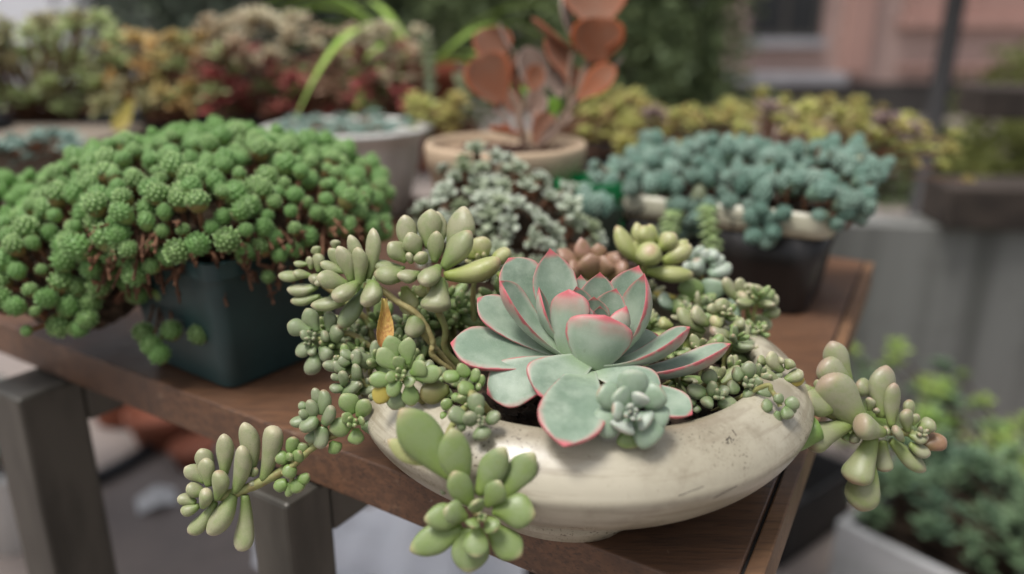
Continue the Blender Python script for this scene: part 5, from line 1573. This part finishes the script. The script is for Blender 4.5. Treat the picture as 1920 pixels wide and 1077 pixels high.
def leaf_mat(name, a, b, c_):
    g = G(name); r = g.attr('rnd')
    c = g.mix(g.mr(r, .1, .6), a, b); c = g.mix(g.mr(r, .6, 1.0), c, c_)
    return g.out(c, .6, .3)


M['hedge'] = leaf_mat('hedge_leaf', (.09, .125, .055, 1), (.15, .20, .085, 1), (.23, .28, .13, 1))
M['dhedge'] = leaf_mat('dark_hedge_leaf', (.03, .045, .032, 1), (.055, .075, .048, 1), (.10, .125, .075, 1))
M['yhedge'] = leaf_mat('yellow_hedge_leaf', (.07, .085, .02, 1), (.14, .16, .04, 1), (.22, .22, .06, 1))
M['bark'] = simple('bark', (.10, .075, .05, 1), .9, .2, 25, (.05, .04, .03, 1), .8, .4)


def tree(label, name, x, y, h, blobs, n, size, mt, seed, group=None, trunk=.05):
    t = thing(name, label, 'bush' if 'shrub' in name else 'tree', (x, y, 0), 0, group)
    mb = MB()
    mb.tube(smooth_path([(0, 0, 0), (.03, .02, h * .35), (-.02, .03, h * .75)], 4), [trunk * (1 - .06 * i) for i in range(9)], 9)
    for k in range(6):
        a = k * 1.05 + seed; z0 = h * (.2 + .09 * k)
        mb.tube(smooth_path([(0, 0, z0), (.15 * math.cos(a) * h * .7, .15 * math.sin(a) * h * .7, z0 + .12 * h), (.36 * math.cos(a) * h * .7, .36 * math.sin(a) * h * .7, z0 + .20 * h)], 3), [trunk * .5 * (1 - .12 * i) for i in range(7)], 6)
    mb.build('trunk', M['bark'], t)
    leaf_cloud('crown', [((x + c[0], y + c[1], c[2]), r) for c, r in blobs], n, size, mt, t, seed)
    return t


TG = 'trees and tall shrubs beyond the bench'
tree('mid-green tree behind the orange felt plant', 'leafy_tree', .35, 5.6, 2.2, [((0, 0, 1.1), (.75, .6, .9)), ((.5, .1, 1.3), (.6, .6, .9)), ((-.5, 0, 1.35), (.6, .5, .8)), ((0, 0, 2.0), (.8, .6, .6)), ((.55, -.1, .55), (.5, .5, .5))], 11000, .075, M['hedge'], 1, TG)
tree('dark green tree at the edge of the pink building', 'leafy_tree', 1.20, 5.9, 2.2, [((0, 0, 1.1), (.52, .5, 1.0)), ((-.25, 0, 1.9), (.5, .5, .6)), ((.05, 0, .4), (.5, .5, .45))], 8000, .075, M['hedge'], 2, TG)
tree('dusky dark shrub behind the red and cream plant', 'tall_shrub', -1.6, 5.4, 1.8, [((0, 0, .9), (.8, .6, .9)), ((-.75, 0, .8), (.6, .5, .8)), ((.6, .1, 1.0), (.6, .5, .9)), ((0, 0, 1.7), (.9, .6, .5))], 11000, .065, M['dhedge'], 3, TG)
tree('pale green shrub behind the arching strap leaves', 'tall_shrub', -.62, 5.9, 2.0, [((0, 0, 1.3), (.6, .5, .8)), ((.1, 0, .6), (.6, .5, .6)), ((-.2, 0, 2.0), (.6, .5, .5))], 7000, .07, M['hedge'], 4, TG)
tree('yellow-green rounded shrub at the right beyond the grey wall', 'round_shrub', 2.85, 4.3, 1.0, [((0, 0, .50), (.52, .45, .42)), ((.5, .1, .62), (.55, .5, .50)), ((-.25, .1, .28), (.45, .4, .32))], 9000, .05, M['yhedge'], 5, TG, .03)
tree('low dark shrub beneath the dark pole by the building', 'round_shrub', 2.15, 4.6, .5, [((0, 0, .22), (.32, .3, .24)), ((.4, 0, .2), (.3, .3, .2))], 3000, .05, M['hedge'], 6, TG, .02)

# pink building
M['pink'] = simple('pink_render', (.44, .32, .285, 1), .85, .25, 2.5, (.37, .27, .24, 1), .6, .1)
M['pinkdark'] = simple('pink_render_recess', (.42, .26, .22, 1), .85, .25, 3, (.34, .21, .18, 1), .6)
M['greyst'] = simple('grey_stone', (.36, .36, .38, 1), .8, .3, 6, (.26, .26, .28, 1), .6)
g = G('window_glass'); M['glass'] = g.out((.030, .032, .034, 1), .12, .5)
M['frame'] = simple('dark_frame', (.06, .055, .05, 1), .6)
by = 9.0
bl = thing('pink_building', 'pink rendered building with dark windows and a grey stone base', 'building', (5.6, by, 0))
mb = MB(); mb.box(-3.27, 5, 0, .3, .36, 5.0); mb.build('wall', M['pink'], bl, False)
mb = MB(); mb.box(-3.29, -1.90, -.10, .3, .0, .345); mb.box(-1.90, 5, -.02, .3, 0, .345); mb.build('plinth', M['frame'], bl, False)
mb = MB(); mb.box(-3.32, -1.98, -.16, .05, .348, .46); mb.build('ledge', M['greyst'], bl, False, .01)
mb = MB(); mb.box(-2.05, -1.78, -.16, -.002, .47, 5.0); mb.build('pilaster', M['pinkdark'], bl, False, .01)
for (x0, x1, z0, z1) in ((-3.06, -2.30, .82, 2.6), (-1.42, .10, 1.02, 2.4)):
    mb = MB()
    mb.box(x0, x1, -.05, -.002, z0, z0 + .06); mb.box(x0, x1, -.05, -.002, z1 - .06, z1)
    mb.box(x0, x0 + .06, -.05, -.002, z0 + .0605, z1 - .0605); mb.box(x1 - .06, x1, -.05, -.002, z0 + .0605, z1 - .0605)
    mb.box((x0 + x1) / 2 - .03, (x0 + x1) / 2 + .03, -.045, -.002, z0 + .0605, z1 - .0605)
    f = mb.build('window', M['frame'] if x0 < -2 else M['pinkdark'], bl, False)
    mb = MB(); mb.box(x0 + .061, (x0 + x1) / 2 - .031, -.02, -.003, z0 + .061, z1 - .061); mb.build('pane', M['glass'] if x0 < -2 else M['pinkdark'], f, False)
    mb = MB(); mb.box((x0 + x1) / 2 + .031, x1 - .061, -.02, -.003, z0 + .061, z1 - .061); mb.build('pane', M['glass'] if x0 < -2 else M['pinkdark'], f, False)
    mb = MB(); mb.box(x0 - .05, x1 + .05, -.12, -.002, z0 - .09, z0 - .002); mb.build('sill', M['greyst'] if x0 < -2 else M['pinkdark'], f, False, .005)
for (x0, x1, z, h) in ((-1.40, .6, .50, .05),):
    mb = MB(); mb.box(x0, x1, -.10, -.002, z, z + h); mb.build('string_course', M['pinkdark'], bl, False)
M['darkpole'] = simple('dark_metal', (.022, .020, .020, 1), .6)
po = P(1752, 200, 3.6)
pole = thing('pole', 'thin dark pole standing in front of the pink building', 'pole', (po.x, po.y, 0))
mb = MB(); mb.tube([(0, 0, 0), (.02, 0, 1.2), (.05, 0, 3.0)], [.044, .042, .040], 12); mb.build('shaft', M['darkpole'], pole)
mb = MB(); mb.tube([(0, 0, 0), (0, 0, .05)], [.07, .06], 12); mb.build('base', M['frame'], pole)
# pale wall at the far left
M['palewall'] = simple('pale_bluish_render', (.80, .81, .84, 1), .8, .3, 2, (.66, .68, .72, 1), .6)
pw = thing('pale_wall', 'pale bluish white garden wall beyond the plants at the left', 'wall', (-4.9, 6.2, 0))
mb = MB(); mb.box(-1.6, 1.72, 0, .2, 0, 1.75); mb.build('panel', M['palewall'], pw, False)
mb = MB(); mb.box(-1.65, 1.78, -.04, .24, 1.7505, 1.82); mb.build('coping', M['greyst'], pw, False, .01)
# hedge line far behind everything
hz = thing('tall_hedge', 'long dark hedge closing the view far behind everything', 'hedge', (-1, 12, 0))
leaf_cloud('foliage', [((x, 12.0 + .3 * math.sin(x), 1.7), (1.6, .9, 1.8)) for x in np.arange(-11, 4, 1.6)], 16000, .16, M['dhedge'], hz, 9)
mb = MB()
for x in np.arange(-11, 4, 1.6): mb.tube([(x + 1, .0, 0), (x + 1.05, 0, 1.4)], .06, 6)
mb.build('stems', M['bark'], hz)
